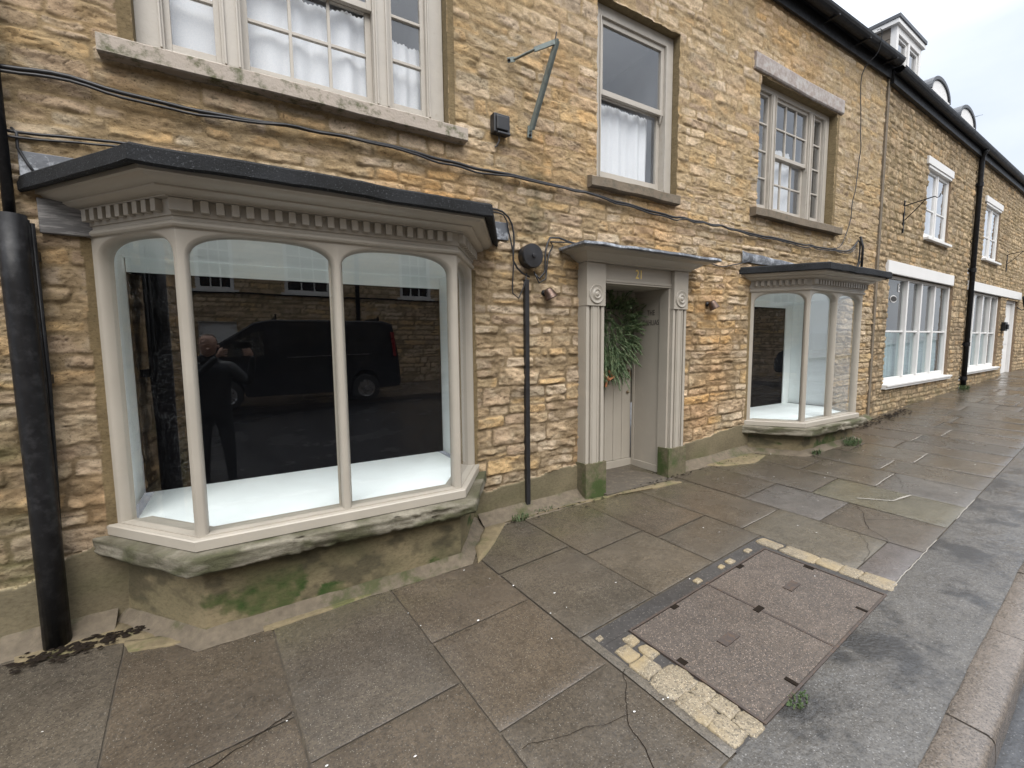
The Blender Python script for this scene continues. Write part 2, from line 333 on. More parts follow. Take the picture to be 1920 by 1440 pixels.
# ------------------------------------------------------------------ rubble stone walls
def seglin(brk, steps):
    out = []
    for a, b, s in zip(brk, brk[1:], steps):
        n = max(1, int(math.ceil((b-a)/s-1e-6))); out += list(np.linspace(a, b, n, endpoint=False))
    return np.array(out+[brk[-1]])
def axis(a, b, zones, cuts):
    """breakpoints at every opening edge, step by zone [(limit, step)]"""
    br = sorted(set([a, b]+[c for c in cuts if a < c < b]+[z[0] for z in zones if a < z[0] < b]))
    st = [next(s for lim, s in zones if (p+q)/2 <= lim) for p, q in zip(br, br[1:])]
    return seglin(br, st)
def stone_field(X, Z, seed, hmin, hmax, lmin, lmax, mortar_lo, mortar_hi, pal, rough=1., jointw=.007, relief=1.):
    r = np.random.default_rng(seed)
    zz = Z+.05*(fbm(X*.5, Z*.3, seed)-.5)+.034*(fbm(X*3.1, Z*2.2, seed+1, 3)-.5)
    xx = X+.065*(fbm(X*3, Z*5, seed+2, 3)-.5); zz = zz+.020*(fbm(X*9, Z*7, seed+3, 3)-.5)
    z0 = Z.min()-.3; cz = [z0]
    while cz[-1] < Z.max()+.3: cz.append(cz[-1]+r.uniform(hmin, hmax)*(1 if r.random() > .18 else 1.45))
    cz = np.array(cz); ci = np.clip(np.searchsorted(cz, zz)-1, 0, len(cz)-2)
    h = np.zeros_like(X); sid = np.zeros(X.shape, int); dmin = np.zeros_like(X); H = np.zeros_like(X); TZ = np.zeros_like(X)
    k = 0; pcol = []; par = []
    xmin, xmax = X.min()-1, X.max()+1
    for i in range(len(cz)-1):
        m = ci == i
        if not m.any(): continue
        hh = cz[i+1]-cz[i]; xs = [xmin-r.random()*.4]
        while xs[-1] < xmax: xs.append(xs[-1]+r.uniform(lmin, lmax)*(.55+4.2*hh)*(1 if r.random() > .2 else .45))
        xs = np.array(xs); x = xx[m]; z = zz[m]
        lean = (r.random(len(xs))-.5)*.35
        j = np.clip(np.searchsorted(xs, x)-1, 0, len(xs)-2)
        dz0 = z-cz[i]; dz1 = cz[i+1]-z
        # some stones are split in two thin ones
        split = r.random(len(xs)) < .16; mid = cz[i]+hh*r.uniform(.35, .65, len(xs))
        sp = split[j] & (hh > .085)
        up = sp & (z > mid[j])
        dz0 = np.where(up, z-mid[j], dz0); dz1 = np.where(sp & ~up, mid[j]-z, dz1)
        dx0 = x-xs[j]+lean[j]*(z-cz[i]-hh/2)*.5; dx1 = xs[j+1]-x-lean[j+1]*(z-cz[i]-hh/2)*.5
        dx = np.minimum(dx0, dx1); dz = np.minimum(dz0, dz1); rr = .030
        d = np.where((dx < rr) & (dz < rr), rr-np.hypot(rr-np.clip(dx, -.02, rr), rr-np.clip(dz, -.02, rr)), np.minimum(dx, dz))
        dmin[m] = d; sid[m] = k+j*2+up
        k += len(xs)*2+2
    par = r.random((k+4, 6))
    jw = jointw*(.4+1.4*fbm(X*1.7, Z*1.7, seed+5, 3))
    dmin = dmin+.014*(fbm(X*26, Z*26, seed+4, 3)-.5)
    t = np.clip((dmin-jw)/.015, 0, 1); t = np.sqrt(np.clip(t*(2-t), 0, 1))
    s = sid
    base = .007+.013*par[s, 0]
    # bedding: strongly stretched ridged noise gives broken ledges
    bed = fbm(X*7+par[s, 1]*40+Z*(par[s, 4]-.5)*9, Z*19+par[s, 2]*30, seed+7, 4)
    tn = fbm(X*8+par[s, 2]*50+Z*6, Z*13-X*3*(par[s, 3]-.5), seed+8, 4)*9; ter = (np.floor(tn)+np.clip((tn-np.floor(tn)-.72)/.28, 0, 1))/9
    led = np.abs(fbm(X*9+par[s, 1]*20, Z*16, seed+9, 4)-.5)*2
    facet = (fbm(X*22, Z*30, seed+11, 3)-.5)
    h = .003+.004*fbm(X*14, Z*14, seed+13)+(base*relief-.003)*t
    h += t*relief*rough*(.012*(bed-.5)+.042*(ter-.5)-.014*np.clip(.18-led, 0, 1)+.016*facet)
    crack = np.clip(1-np.abs(fbm(X*2.4+par[s, 3]*9, Z*13, seed+15, 3)-.5)/.012, 0, 1)*(par[s, 4] > .35)
    cr2 = np.clip(1-np.abs(fbm(X*6+par[s, 1]*9, Z*15+X*4*(par[s, 2]-.5), seed+33, 3)-.5)/.010, 0, 1)*np.clip(fbm(X*3, Z*4, seed+34)*6-2.8, 0, 1)
    crack = np.maximum(crack, cr2)
    h -= crack*t*.009*relief
    pal = np.array(pal); pi = (par[s, 5]*len(pal)).astype(int) % len(pal)
    col = pal[pi]*(.86+.28*par[s, 0])[..., None]
    g = fbm(X*.9, Z*.9, seed+17, 3)
    col = col*(1+.22*(bed-.5)+.42*(fbm(X*15, Z*21, seed+19, 4)-.5))[..., None]
    pale = np.clip((fbm(X*5+par[s, 1]*9, Z*9, seed+25, 4)-.55)*7, 0, 1)[..., None]*.5; col = col*(1-pale)+np.array((.42, .36, .26))*pale*.95
    col = col*(1-.55*crack*t)[..., None]
    mz = np.clip((Z-.2)/1.4+(g-.5)*1.5, 0, 1)[..., None]
    mc = (np.array(mortar_lo)*(1-mz)+np.array(mortar_hi)*mz)*(.8+.4*fbm(X*20, Z*20, seed+21)[..., None])
    tt = np.clip((dmin-jw)/.008, 0, 1)[..., None]
    smear = np.clip((fbm(X*6, Z*7, seed+23, 4)-.53)*8, 0, 1)[..., None]*.8
    col = col*(1-smear)+mc*1.15*smear
    col = mc*(1-tt)+col*tt
    return h, col, t
def add_grid(name, m, XX, YY, ZZ, col, keep, parent, extra=None, smooth=True):
    nz, nx = XX.shape; co = np.stack([XX, YY, ZZ], -1).reshape(-1, 3)
    idx = np.arange(nz*nx).reshape(nz, nx)
    q = np.stack([idx[:-1, :-1], idx[:-1, 1:], idx[1:, 1:], idx[1:, :-1]], -1)[keep]
    colf = col.reshape(-1, 3)
    if extra:
        ev, ef, ec = extra; off = len(co); co = np.vstack([co, ev]); colf = np.vstack([colf, ec]); q = np.vstack([q, ef+0])
    used = np.zeros(len(co), bool); used[q.ravel()] = True; mp = np.cumsum(used)-1
    co = co[used]; colf = colf[used]; q = mp[q]
    me = bpy.data.meshes.new(name); me.vertices.add(len(co)); me.vertices.foreach_set('co', co.ravel())
    me.loops.add(q.size); me.polygons.add(len(q)); me.loops.foreach_set('vertex_index', q.ravel())
    me.polygons.foreach_set('loop_start', np.arange(0, q.size, 4)); me.polygons.foreach_set('loop_total', np.full(len(q), 4))
    me.polygons.foreach_set('use_smooth', np.full(len(q), smooth)); me.update(calc_edges=True)
    at = me.color_attributes.new('Col', 'FLOAT_COLOR', 'POINT')
    at.data.foreach_set('color', np.hstack([colf, np.ones((len(colf), 1))]).ravel().astype(np.float32))
    me.materials.append(M[m]); o = bpy.data.objects.new(name, me); C.objects.link(o)
    if parent: o.parent = parent
    return o
def reveals(xs, zs, XX, YY, ZZ, holes, colr):
    """jambs, heads and cills of the openings: walls running back from the displaced face"""
    nz, nx = XX.shape; ev = []; ef = []; ec = []; off = nz*nx
    for (x0, x1, z0, z1, dep, sides) in holes:
        i0, i1 = np.argmin(abs(xs-x0)), np.argmin(abs(xs-x1)); j0, j1 = np.argmin(abs(zs-z0)), np.argmin(abs(zs-z1))
        runs = []
        if 'l' in sides: runs.append(([(j, i0) for j in range(j0, j1+1)], 1))
        if 'r' in sides: runs.append(([(j, i1) for j in range(j0, j1+1)], 0))
        if 't' in sides: runs.append(([(j1, i) for i in range(i0, i1+1)], 1))
        if 'b' in sides: runs.append(([(j0, i) for i in range(i0, i1+1)], 0))
        for run, fl in runs:
            base = [j*nx+i for j, i in run]; nb = []
            for j, i in run:
                for q, d in enumerate((.0, dep)):
                    if q == 0 and False: pass
                    ev.append((XX[j, i], YY[j, i] if q == 0 else d, ZZ[j, i])); ec.append(colr); nb.append(off+len(ev)-1)
            for a in range(len(run)-1):
                f = (nb[2*a], nb[2*a+1], nb[2*a+3], nb[2*a+2]); ef.append(f if fl else f[::-1])
    return np.array(ev), np.array(ef), np.array(ec)
PAL = [(0.544, 0.412, 0.278), (0.511, 0.379, 0.241), (0.588, 0.461, 0.322), (0.457, 0.342, 0.235), (0.566, 0.396, 0.211), (0.501, 0.396, 0.292), (0.620, 0.498, 0.370), (0.436, 0.326, 0.229), (0.533, 0.369, 0.203)]
PALB = [(0.404, 0.305, 0.192), (0.447, 0.335, 0.214), (0.362, 0.272, 0.177), (0.490, 0.371, 0.241), (0.330, 0.252, 0.166), (0.426, 0.295, 0.166)]

def plinth_top(X):
    xs = [-4, -1.1, -.8, -.6, 1.6, 1.75, 2.6, 2.8, 4.15, 4.3, 5.5, 5.7, 7.7, 7.9, 9.2]
    zs = [-1.28, -1.30, -1.14, -1.13, -1.2, -1.30, -1.20, -1.20, -1.2, -1.22, -1.10, -1.1, -1.1, -1.22, -1.30]
    return np.interp(X, xs, zs)

# ---- the corner-side house: wall with its openings
house = empty('stone_house', 'honey coloured rubble stone house with two taupe bay windows and door number 21', 'house')
HOLES = [(-.66, 1.625, -1.04, .60, .60, 'lrt'), (5.60, 7.74, -1.04, .60, .60, 'lrt'),
         (3.0, 3.975, -1.75, .585, .12, 'lt'),
         (-.43, 1.475, 1.62, 3.16, .10, 'lrt'), (2.99, 4.13, 1.56, 3.20, .12, 'lrt'), (5.62, 7.53, 1.60, 3.22, .14, 'lrt')]
cx = [v for h in HOLES for v in h[:2]]; cz = [v for h in HOLES for v in h[2:4]]
xs = axis(-3.4, 9.08, [(-1.35, .03), (4.6, .0092), (7.0, .013), (9.2, .016)], cx)
zs = axis(-1.78, 4.30, [(2.45, .0095), (9, .017)], cz)
XX, ZZ = np.meshgrid(xs, zs)
h, col, t = stone_field(XX, ZZ, 5, .070, .125, .20, .52, (.235, .175, .108), (.37, .275, .160), PAL, rough=1.1, jointw=.006)
up = np.clip((ZZ-.95)/.5, 0, 1); h = h*(1-.30*up)
# broad staining: grime under the bracket, damp green near the left foot, orange bloom
st = np.exp(-((XX-2.27-.05*(fbm(ZZ*3, XX*2, 4)-.5))/.16)**2)*np.clip((1.75-ZZ)/.3, 0, 1)*np.clip((ZZ-.1)/.8, 0, 1)*np.clip(fbm(XX*9, ZZ*6, 31)*2.2-.75, 0, 1)
col = col*(1-.75*st[..., None])+np.array((.09, .085, .045))*.75*st[..., None]
ob = np.clip((fbm(XX*1.1, ZZ*1.4, 41, 3)-.56)*5, 0, 1)[..., None]*.5
col = col*(1-ob)+col*np.array((1.12, .86, .55))*ob
gr = np.clip((-.9-XX)/.25, 0, 1)*np.clip((.1-ZZ)/.9, 0, 1)*np.clip(fbm(XX*4, ZZ*6, 33)*2.4-.7, 0, 1)
col = col*(1-.8*gr[..., None])+np.array((.13, .135, .055))*.8*gr[..., None]
lowg = np.clip((-.75-ZZ)/.5, 0, 1)*np.clip(fbm(XX*5, ZZ*6, 35)*2.2-.8, 0, 1)
col = col*(1-.6*lowg[..., None])+np.array((.16, .13, .085))*.6*lowg[..., None]
eg = np.clip((XX-4.6)/2.5, 0, 1)[..., None]; col = col*(1-eg*.25)+np.array((.25, .20, .12))*eg*.25
# cement render at the foot
pt = plinth_top(XX)+.09*(fbm(XX*4, ZZ*3, 51)-.5)
pm = ZZ < pt
rh = .024+.012*(fbm(XX*2, ZZ*2, 53)-.5)+.003*(fbm(XX*25, ZZ*25, 54)-.5)
rc = np.array((.125, .105, .066))*(.62+.75*fbm(XX*3, ZZ*4, 55)[..., None])
mo = np.clip(fbm(XX*2.2, ZZ*3, 57)*3-1.45, 0, 1)[..., None]*np.clip((-1.2-ZZ)/.2, 0, 1)[..., None]
rc = rc*(1-mo*.6)+np.array((.065, .07, .028))*mo*.6
h = np.where(pm, rh, h); col = np.where(pm[..., None], rc, col)
# ochre cement strips down the window sides
for x0, x1, z0, z1 in ((-.50, -.43, 1.62, 3.2), (1.475, 1.53, 1.60, 3.2), (-.735, -.66, -1.1, .6), (1.625, 1.68, -1.1, .6), (5.53, 5.60, -1.1, .6), (7.53, 7.60, 1.6, 3.22)):
    m = (XX > x0+.02*(fbm(ZZ*7, XX, 61)-.5)) & (XX < x1+.02*(fbm(ZZ*7, XX, 62)-.5)) & (ZZ > z0) & (ZZ < z1)
    h = np.where(m, .012, h); col = np.where(m[..., None], np.array((.22, .165, .09))*(.8+.4*fbm(XX*9, ZZ*9, 63)[..., None]), col)
m = (abs(XX-9.03+.02*(ZZ-1)) < .0) ; YY = -h
fx = (xs[:-1]+xs[1:])/2; fz = (zs[:-1]+zs[1:])/2; FX, FZ = np.meshgrid(fx, fz)
keep = np.ones(FX.shape, bool)
for x0, x1, z0, z1, d, s in HOLES: keep &= ~((FX > x0) & (FX < x1) & (FZ > z0) & (FZ < z1))
ren = pm[:-1, :-1] & keep
ex = reveals(xs, zs, XX, YY, ZZ, HOLES, (.23, .18, .105))
add_grid('wall', 'rubble', XX, YY, ZZ, col, keep & ~ren, house, ex)
add_grid('plinth', 'render_coat', XX, YY, ZZ, col, ren, house)
# body of the house behind the facing (keeps daylight out of the rooms)
hb = MB(); hb.box(-3.4, 9.08, 6.0, 6.2, -1.8, 4.3); hb.box(-3.55, -3.4, 0.02, 6.2, -1.8, 4.3); hb.build('rear_wall', 'room', house)
rf = MB(); rf.add([(-3.5, -.20, 4.32), (9.12, -.20, 4.32), (9.12, 3.1, 7.4), (-3.5, 3.1, 7.4), (-3.5, 6.4, 4.36), (9.12, 6.4, 4.36)], [(0, 1, 2, 3), (3, 2, 5, 4), (0, 3, 4), (1, 5, 2), (0, 4, 5, 1)])
rf.build('roof', 'slate', house)
g = MB()
pr = [(-.03-.065*math.cos(a), -.065*math.sin(a)) for a in np.linspace(0, math.pi, 9)]
def half_gutter(mb, x0, x1, yc, zc, r=.085, n=10, th=.008):
    out = [(yc-r*math.cos(a), zc-r*math.sin(a)) for a in np.linspace(0, math.pi, n)]; inn = [(yc-(r-th)*math.cos(a), zc-(r-th)*math.sin(a)) for a in np.linspace(0, math.pi, n)][::-1]
    pts = out+inn; mb.prism(pts, lambda p: (x0, p[0], p[1]), lambda p: (x1, p[0], p[1]))
half_gutter(g, -3.4, 9.02, -.16, 4.31)
g.box(-3.4, 9.06, -.06, -.03, 4.10, 4.28)
for x in np.arange(-3, 9, .9): g.box(x, x+.03, -.25, -.03, 4.205, 4.222)
g.build('gutter', 'black_iron', house)

sm = MB(); sm.box(9.045, 9.115, -.034, .0, -1.45, 4.2); sm.build('joint_strip', 'brown_sill', house, jit=lambda v: v)
# ------------------------------------------------------------------ bay windows
def arch_loop(s0, s1, z0, zs_, H, e=0, eb=0, n=26):
    s0 -= e; s1 += e; z0 -= eb; w = s1-s0; L = []
    L += [(s0+w*i/8, z0, 'b', i/8) for i in range(8)]
    L += [(s1, z0+(zs_-z0)*i/6, 'r', i/6) for i in range(6)]
    for i in range(n+1):
        a = math.pi*i/n; c = math.cos(a); u = math.copysign(abs(c)**(.70), c)
        L.append((s0+w*(.5+.5*u), zs_+(H+e)*(max(0., math.sin(a))**.74), 't', i/n))
    L += [(s0, zs_-(zs_-z0)*(i+1)/6, 'l', (i+1)/6) for i in range(5)]
    return L
def outer_loop(L, S0, S1, Z0, Z1, zs_):
    o = []; w = S1-S0
    for s, z, k, t in L:
        if k == 'b': o.append((S0+w*t, Z0))
        elif k == 'r': o.append((S1, Z0+(zs_-Z0)*t))
        elif k == 't':
            if t < .12: o.append((S1, zs_+(Z1-zs_)*t/.12))
            elif t > .88: o.append((S0, zs_+(Z1-zs_)*(1-t)/.12))
            else: o.append((S1-w*(t-.12)/.76, Z1))
        else: o.append((S0, zs_-(zs_-Z0)*t))
    return o
def arch_panel(mb, A, B, S0, S1, s0, s1, Z0, Z1, z0, zs_, H):
    A = Vector((*A, 0)); B = Vector((*B, 0)); d = (B-A).normalized(); nn = Vector((d.y, -d.x, 0))
    P = lambda s, z, o: A+d*s+nn*o+Vector((0, 0, z))
    L = arch_loop(s0, s1, z0, zs_, H, .020, .0); n = len(L)
    loops = [[P(s, z, 0) for s, z in outer_loop(L, S0, S1, Z0, Z1, zs_)]]
    for e, o in ((.020, 0), (.014, -.0025), (.007, -.012), (.002, -.022), (0, -.040), (0, -.075)):
        loops.append([P(q[0], q[1], o) for q in arch_loop(s0, s1, z0, zs_, H, e, 0)])
    loops.append([P(s, z, -.075) for s, z in outer_loop(L, S0+.04, S1-.04, Z0, Z1, zs_)])
    vs = [p for lp in loops for p in lp]
    fs = [(k*n+i, k*n+(i+1) % n, (k+1)*n+(i+1) % n, (k+1)*n+i) for k in range(len(loops)-1) for i in range(n)]
    mb.add(vs, fs)
    return [P(s0-.01, z0-.01, -.05), P(s1+.01, z0-.01, -.05), P(s1+.01, zs_+H+.01, -.05), P(s0-.01, zs_+H+.01, -.05)]
def bay(xl, xfl, xfr, xr, dep, label, second=False):
    path = [(xl, 0), (xfl, -dep), (xfr, -dep), (xr, 0)]
    fl = math.hypot(xfl-xl, dep); fr = math.hypot(xr-xfr, dep); fw = xfr-xfl
    f = MB(); panes = []
    Z0, Z1, z0, zs_, H = -1.05, .64, -1.03, .445, .135
    panes.append(arch_panel(f, path[0], path[1], 0, fl, .060, fl-.044, Z0, Z1, z0, zs_, H))
    panes.append(arch_panel(f, path[1], path[2], 0, fw/2, .046, fw/2-.027, Z0, Z1, z0, zs_, H))
    panes.append(arch_panel(f, path[1], path[2], fw/2, fw, fw/2+.027, fw-.046, Z0, Z1, z0, zs_, H))
    panes.append(arch_panel(f, path[2], path[3], 0, fr, .044, fr-.060, Z0, Z1, z0, zs_, H))
    sweep(f, path, [(-.13, -1.032), (.030, -1.040), (.036, -1.046), (.036, -1.098), (.026, -1.104), (-.13, -1.104), (-.13, -1.032)])
    b = f.build('bay_window', 'taupe_paint', house, bevel=0)
    me = b.data; me.polygons.foreach_set('use_smooth', [True]*len(me.polygons)); me.set_sharp_from_angle(angle=R(35))
    lab(b, label)
    for i, p in enumerate(panes):
        q = MB(); q.quad(*p); lab(q.build('pane', 'damp_glass' if i == 0 else 'glass', b), ['angled left pane misted with droplets', 'left front pane', 'right front pane', 'angled right pane'][i])
    # mouldings: bead, frieze, cove cornice
    c = MB()
    sweep(c, path, [(0, .598), (.018, .602), (.026, .612), (.026, .622), (.016, .632), (.010, .636), (.010, .652), (.020, .654), (.020, .732), (.054, .734), (.054, .741),
                    (.066, .742), (.082, .745), (.100, .751), (.114, .760), (.118, .762), (.118, .771), (.134, .772), (.150, .775), (.168, .782), (.182, .791), (.190, .799), (.196, .800), (.208, .801), (.208, .822), (-.3, .822)], endk=.78)
    co = c.build('cornice', 'taupe_paint', b, smooth=True); co.data.set_sharp_from_angle(angle=R(24))
    for (p, q) in zip(path, path[1:]):
        p = Vector((*p, 0)); q = Vector((*q, 0)); t = (q-p).normalized(); nn = Vector((t.y, -t.x, 0)); L = (q-p).length
        k = max(2, round(L/.0665)); st = L/k
        for i in range(k+1):
            if (i == 0 and p.y == 0) or (i == k and q.y == 0): continue
            if i == k: continue
            w = .018
            cpt = p+t*(i*st)
            if i == 0: cpt = cpt+t*.02; w = .034
            d = MB(); d.obox(cpt+nn*.036+Vector((0, 0, .701)), t, nn, (0, 0, 1), w, .018, .030); d.build('dentil', 'taupe_paint', b, bevel=.002)
    r = MB(); sweep(r, path, [(-.05, .824), (.215, .824), (.240, .806), (.262, .803), (.272, .812), (.268, .878), (.250, .892), (.0, .925), (-dep+.02, .975)], sub=.06, endk=.76)
    def jr(v):
        a = vn1(v[0]*5+v[1]*3, 2)-.5; return (v[0], v[1]+a*.010, v[2]+a*.016+(vn1(v[0]*17, 5)-.5)*.006)
    r.build('roof_felt', 'felt', b, smooth=True, jit=jr).data.set_sharp_from_angle(angle=R(40))
    # stone ledge
    lg = MB(); pr = [(-.10, -1.104), (.05, -1.104), (.108, -1.105), (.117, -1.109), (.119, -1.122), (.117, -1.136), (.120, -1.150), (.116, -1.164), (.119, -1.178), (.116, -1.192), (.110, -1.202), (.05, -1.206), (-.10, -1.206)]
    sweep(lg, path, pr, sub=.018, endk=.75)
    def jl(v):
        if v[1] > -.01: return v
        a = fb1(v[0]*6, v[1]*6+v[2]*9, 3)-.5; c2 = fb1(v[0]*2.5, v[1]*2, 8)-.5
        f = 1 if v[2] < -1.105 else .2; lay = fb1(v[0]*3+v[2]*4, v[2]*60, 6)-.5; ch = max(0, fb1(v[0]*11, v[2]*18, 11)-.60)*.12
        return (v[0]+lay*.004*f, v[1]+(a*.012+lay*.020+ch)*f, v[2]+(c2*.020+max(0, fb1(v[0]*14, 2, 7)-.5)*.045)*(1 if v[2] < -1.19 else .15))
    L_ = lg.build('ledge', 'ledge', b, smooth=True, jit=jl)
    colorize(L_, lambda x, y, z, nx: mix3(mix3((.085, .078, .052), (.24, .22, .175), fb1(x*5, z*45+y*5, 5)*2.6-.75), (.070, .070, .038), max(0, min(1, (.50-fb1(x*4, z*9+y*6, 9))*7))))
    # plinth under the ledge
    pl = MB(); sweep(pl, path, [(.0, -1.21), (-.02, -1.24), (-.015, -1.4), (-.005, -1.75)], sub=.03)
    def jp(v): a = fb1(v[0]*3, v[2]*3+v[1], 4)-.5; return (v[0]+a*.01, v[1]-a*.03 if v[1] < -.01 else v[1], v[2])
    # finer vertical divisions for the stains and the darker top band
    pl2 = MB(); prof = [(-.02+.02*(i/44), -1.205-(i/44)*.52) for i in range(45)]; sweep(pl2, path, prof, sub=.012)
    P_ = pl2.build('render_plinth', 'render_coat', b, smooth=True, jit=jp)
    def pc(x, y, z, nx):
        n = fb1(x*2.6, z*4+y*2, 12); m = fb1(x*3.5+3, z*5, 21); g = gz(x, y)
        fine = fb1(x*19, z*26, 31)
        k = max(0, min(1, (m+.22*(fine-.5)-.545+.05*max(0, min(1, (g+.25-z)*4)))*14))*max(0, min(1, (g+.34-z)*7))
        mossc = mix3((.080, .080, .034), (.026, .050, .010), (fine-.3)*2.2)
        c = mix3((.085, .078, .042), (.185, .150, .090), n*1.9-.45)
        c = mix3(c, (.040, .036, .022), max(0, min(1, (fb1(x*8, z*11, 41)-.52)*6))*.7)
        if z > -1.27: c = mix3(c, (.04, .04, .024), .5)  # darker band along the plinth top, just below the ledge
        return mix3(c, mossc, k)
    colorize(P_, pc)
    # boards of the display box
    it = MB(); yb = -.02
    it.add([(xl+.10, .0, -1.04), (xr-.10, .0, -1.04), (xr-.10, .62, -1.04), (xl+.10, .62, -1.04)], [(0, 1, 2, 3)])
    it.add([(xl+.10, .0, -1.04), (xfl+.06, -dep+.075, -1.04), (xfr-.06, -dep+.075, -1.04), (xr-.10, .0, -1.04)], [(0, 1, 2, 3)])
    it.add([(xl+.045, .0, -1.04), (xl+.045, .62, -1.04), (xl+.045, .62, .597), (xl+.045, .0, .597)], [(0, 1, 2, 3)])
    it.add([(xr-.045, .0, -1.04), (xr-.045, .62, -1.04), (xr-.045, .62, .597), (xr-.045, .0, .597)], [(0, 1, 2, 3)])
    it.add([(xl+.045, .62, .597), (xr-.045, .62, .597), (xr-.045, .0, .597), (xl+.045, .0, .597)], [(0, 1, 2, 3)]); it.add([(xr-.045, .0, .597), (xfr-.06, -dep+.075, .597), (xfl+.06, -dep+.075, .597), (xl+.045, .0, .597)], [(0, 1, 2, 3)])
    if not second:
        it.box(xl+.05, xr-.05, .585, .62, .50, .597)
        bb = MB(); bb.box(xl+.05, xr-.05, .60, .64, -1.04, .50); bb.build('back_board', 'black_board', b)
    else:
        it.box(xfl+1.56, xr-.05, .585, .62, -1.04, .597); it.box(xl+.05, xfl+1.56, .585, .62, .50, .597)
        bb = MB(); bb.box(xl+.05, xfl+1.56, .60, .64, -1.04, .50); bb.build('back_board', 'black_board', b)
    it.build('display_lining', 'inner_white', b)
    return b
def fb1(x, y, s=0):
    return .55*vn1_(x, y, s)+.28*vn1_(x*2.1, y*2.1, s+1)+.17*vn1_(x*4.3, y*4.3, s+2)
def vn1_(x, y, s):
    x += s*17.31; y += s*9.77; xi = math.floor(x); yi = math.floor(y); fx = x-xi; fy = y-yi
    fx = fx*fx*(3-2*fx); fy = fy*fy*(3-2*fy); T = _T
    return (T[xi & 255, yi & 255]*(1-fx)+T[(xi+1) & 255, yi & 255]*fx)*(1-fy)+(T[xi & 255, (yi+1) & 255]*(1-fx)+T[(xi+1) & 255, (yi+1) & 255]*fx)*fy
def mix3(a, b, t): t = max(0, min(1, t)); return tuple(p*(1-t)+q*t for p, q in zip(a, b))
def colorize(o, fn):
    me = o.data; at = me.color_attributes.new('Col', 'FLOAT_COLOR', 'POINT'); out = []
    for v in me.vertices: out += [*fn(v.co.x, v.co.y, v.co.z, 0), 1]
    at.data.foreach_set('color', out)
bay1 = bay(-.70, -.262, 1.285, 1.655, .525, 'large near bay window with black felt roof and white display floor')
bay2 = bay(5.57, 5.985, 7.385, 7.78, .51, 'smaller looking far bay window with grey lead roof', True)
fm = MB(); fm.box(-.94, 1.99, -.034, -.020, .86, 1.005); lab(fm.build('lead_flashing', 'lead', house, bevel=.003, jit=lambda v: (v[0], v[1]+(vn1(v[0]*9, 3)-.5)*.012, v[2]+(vn1(v[0]*4, 6)-.5)*.02)), 'lead flashing strip over the near bay')
fm = MB(); sweepx = np.linspace(5.33, 6.6, 26)
vs = []
for x in sweepx:
    w = (vn1(x*9, 4)-.5)*.03; vs += [(x, -.03, .96), (x, -.045+w, 1.03+w), (x, -.03, 1.09-.05*(x-5.33)+w*.6)]
fm.add(vs, [(i*3+k, (i+1)*3+k, (i+1)*3+k+1, i*3+k+1) for i in range(25) for k in range(2)])
lab(fm.build('lead_flashing', 'lead', house, smooth=True), 'crumpled lead flashing over the far bay')
bd = MB(); bd.box(-.885, -.66, -.045, -.01, .60, .78); lab(bd.build('timber_pad', 'grey_board', house, bevel=.004), 'weathered grey board end left of the near bay')

# ------------------------------------------------------------------ sash windows
def curtain(name, x0, x1, y, z0, z1, label, m='curtain', amp=.012, freq=60, parent=None, sag=0):
    nx = max(8, int((x1-x0)/.008)); nz = 14; vs = []
    for j in range(nz+1):
        f = j/nz; z = z0+(z1-z0)*f
        for i in range(nx+1):
            x = x0+(x1-x0)*i/nx
            w = math.sin(x*freq+2.2*vn1(x*6, 7))*amp*(.4+1.1*vn1(x*5, 3))+.01*math.sin(x*freq*.37)
            zz = z+(.006*math.sin(x*210) if j == nz else 0)+(sag*math.sin(math.pi*i/nx) if j == nz else 0)
            vs.append((x+.004*math.sin(f*5+x*9), y+w*(1.15-.35*f), zz))
    b = MB(); b.add(vs, [(j*(nx+1)+i, j*(nx+1)+i+1, (j+1)*(nx+1)+i+1, (j+1)*(nx+1)+i) for j in range(nz) for i in range(nx)])
    o = b.build(name, m, None, smooth=True)
    if parent: o.parent = parent
    return tag(o, label, 'curtain')
def frame_box(mb, x0, x1, z0, z1, y0, y1, wl, wr, wb, wt):
    mb.box(x0, x0+wl, y0, y1, z0, z1); mb.box(x1-wr, x1, y0, y1, z0, z1)
    mb.box(x0+wl, x1-wr, y0, y1, z0, z0+wb); mb.box(x0+wl, x1-wr, y0, y1, z1-wt, z1)
def room(name, x0, x1, z0, z1, y0, par, m='room', dep=1.6):
    b = MB(); b.add([(x0, y0, z0), (x1, y0, z0), (x1, y0+dep, z0), (x0, y0+dep, z0), (x0, y0, z1), (x1, y0, z1), (x1, y0+dep, z1), (x0, y0+dep, z1)],
                    [(0, 1, 2, 3), (4, 7, 6, 5), (0, 3, 7, 4), (1, 5, 6, 2), (3, 2, 6, 7)])
    return b.build(name, m, par)
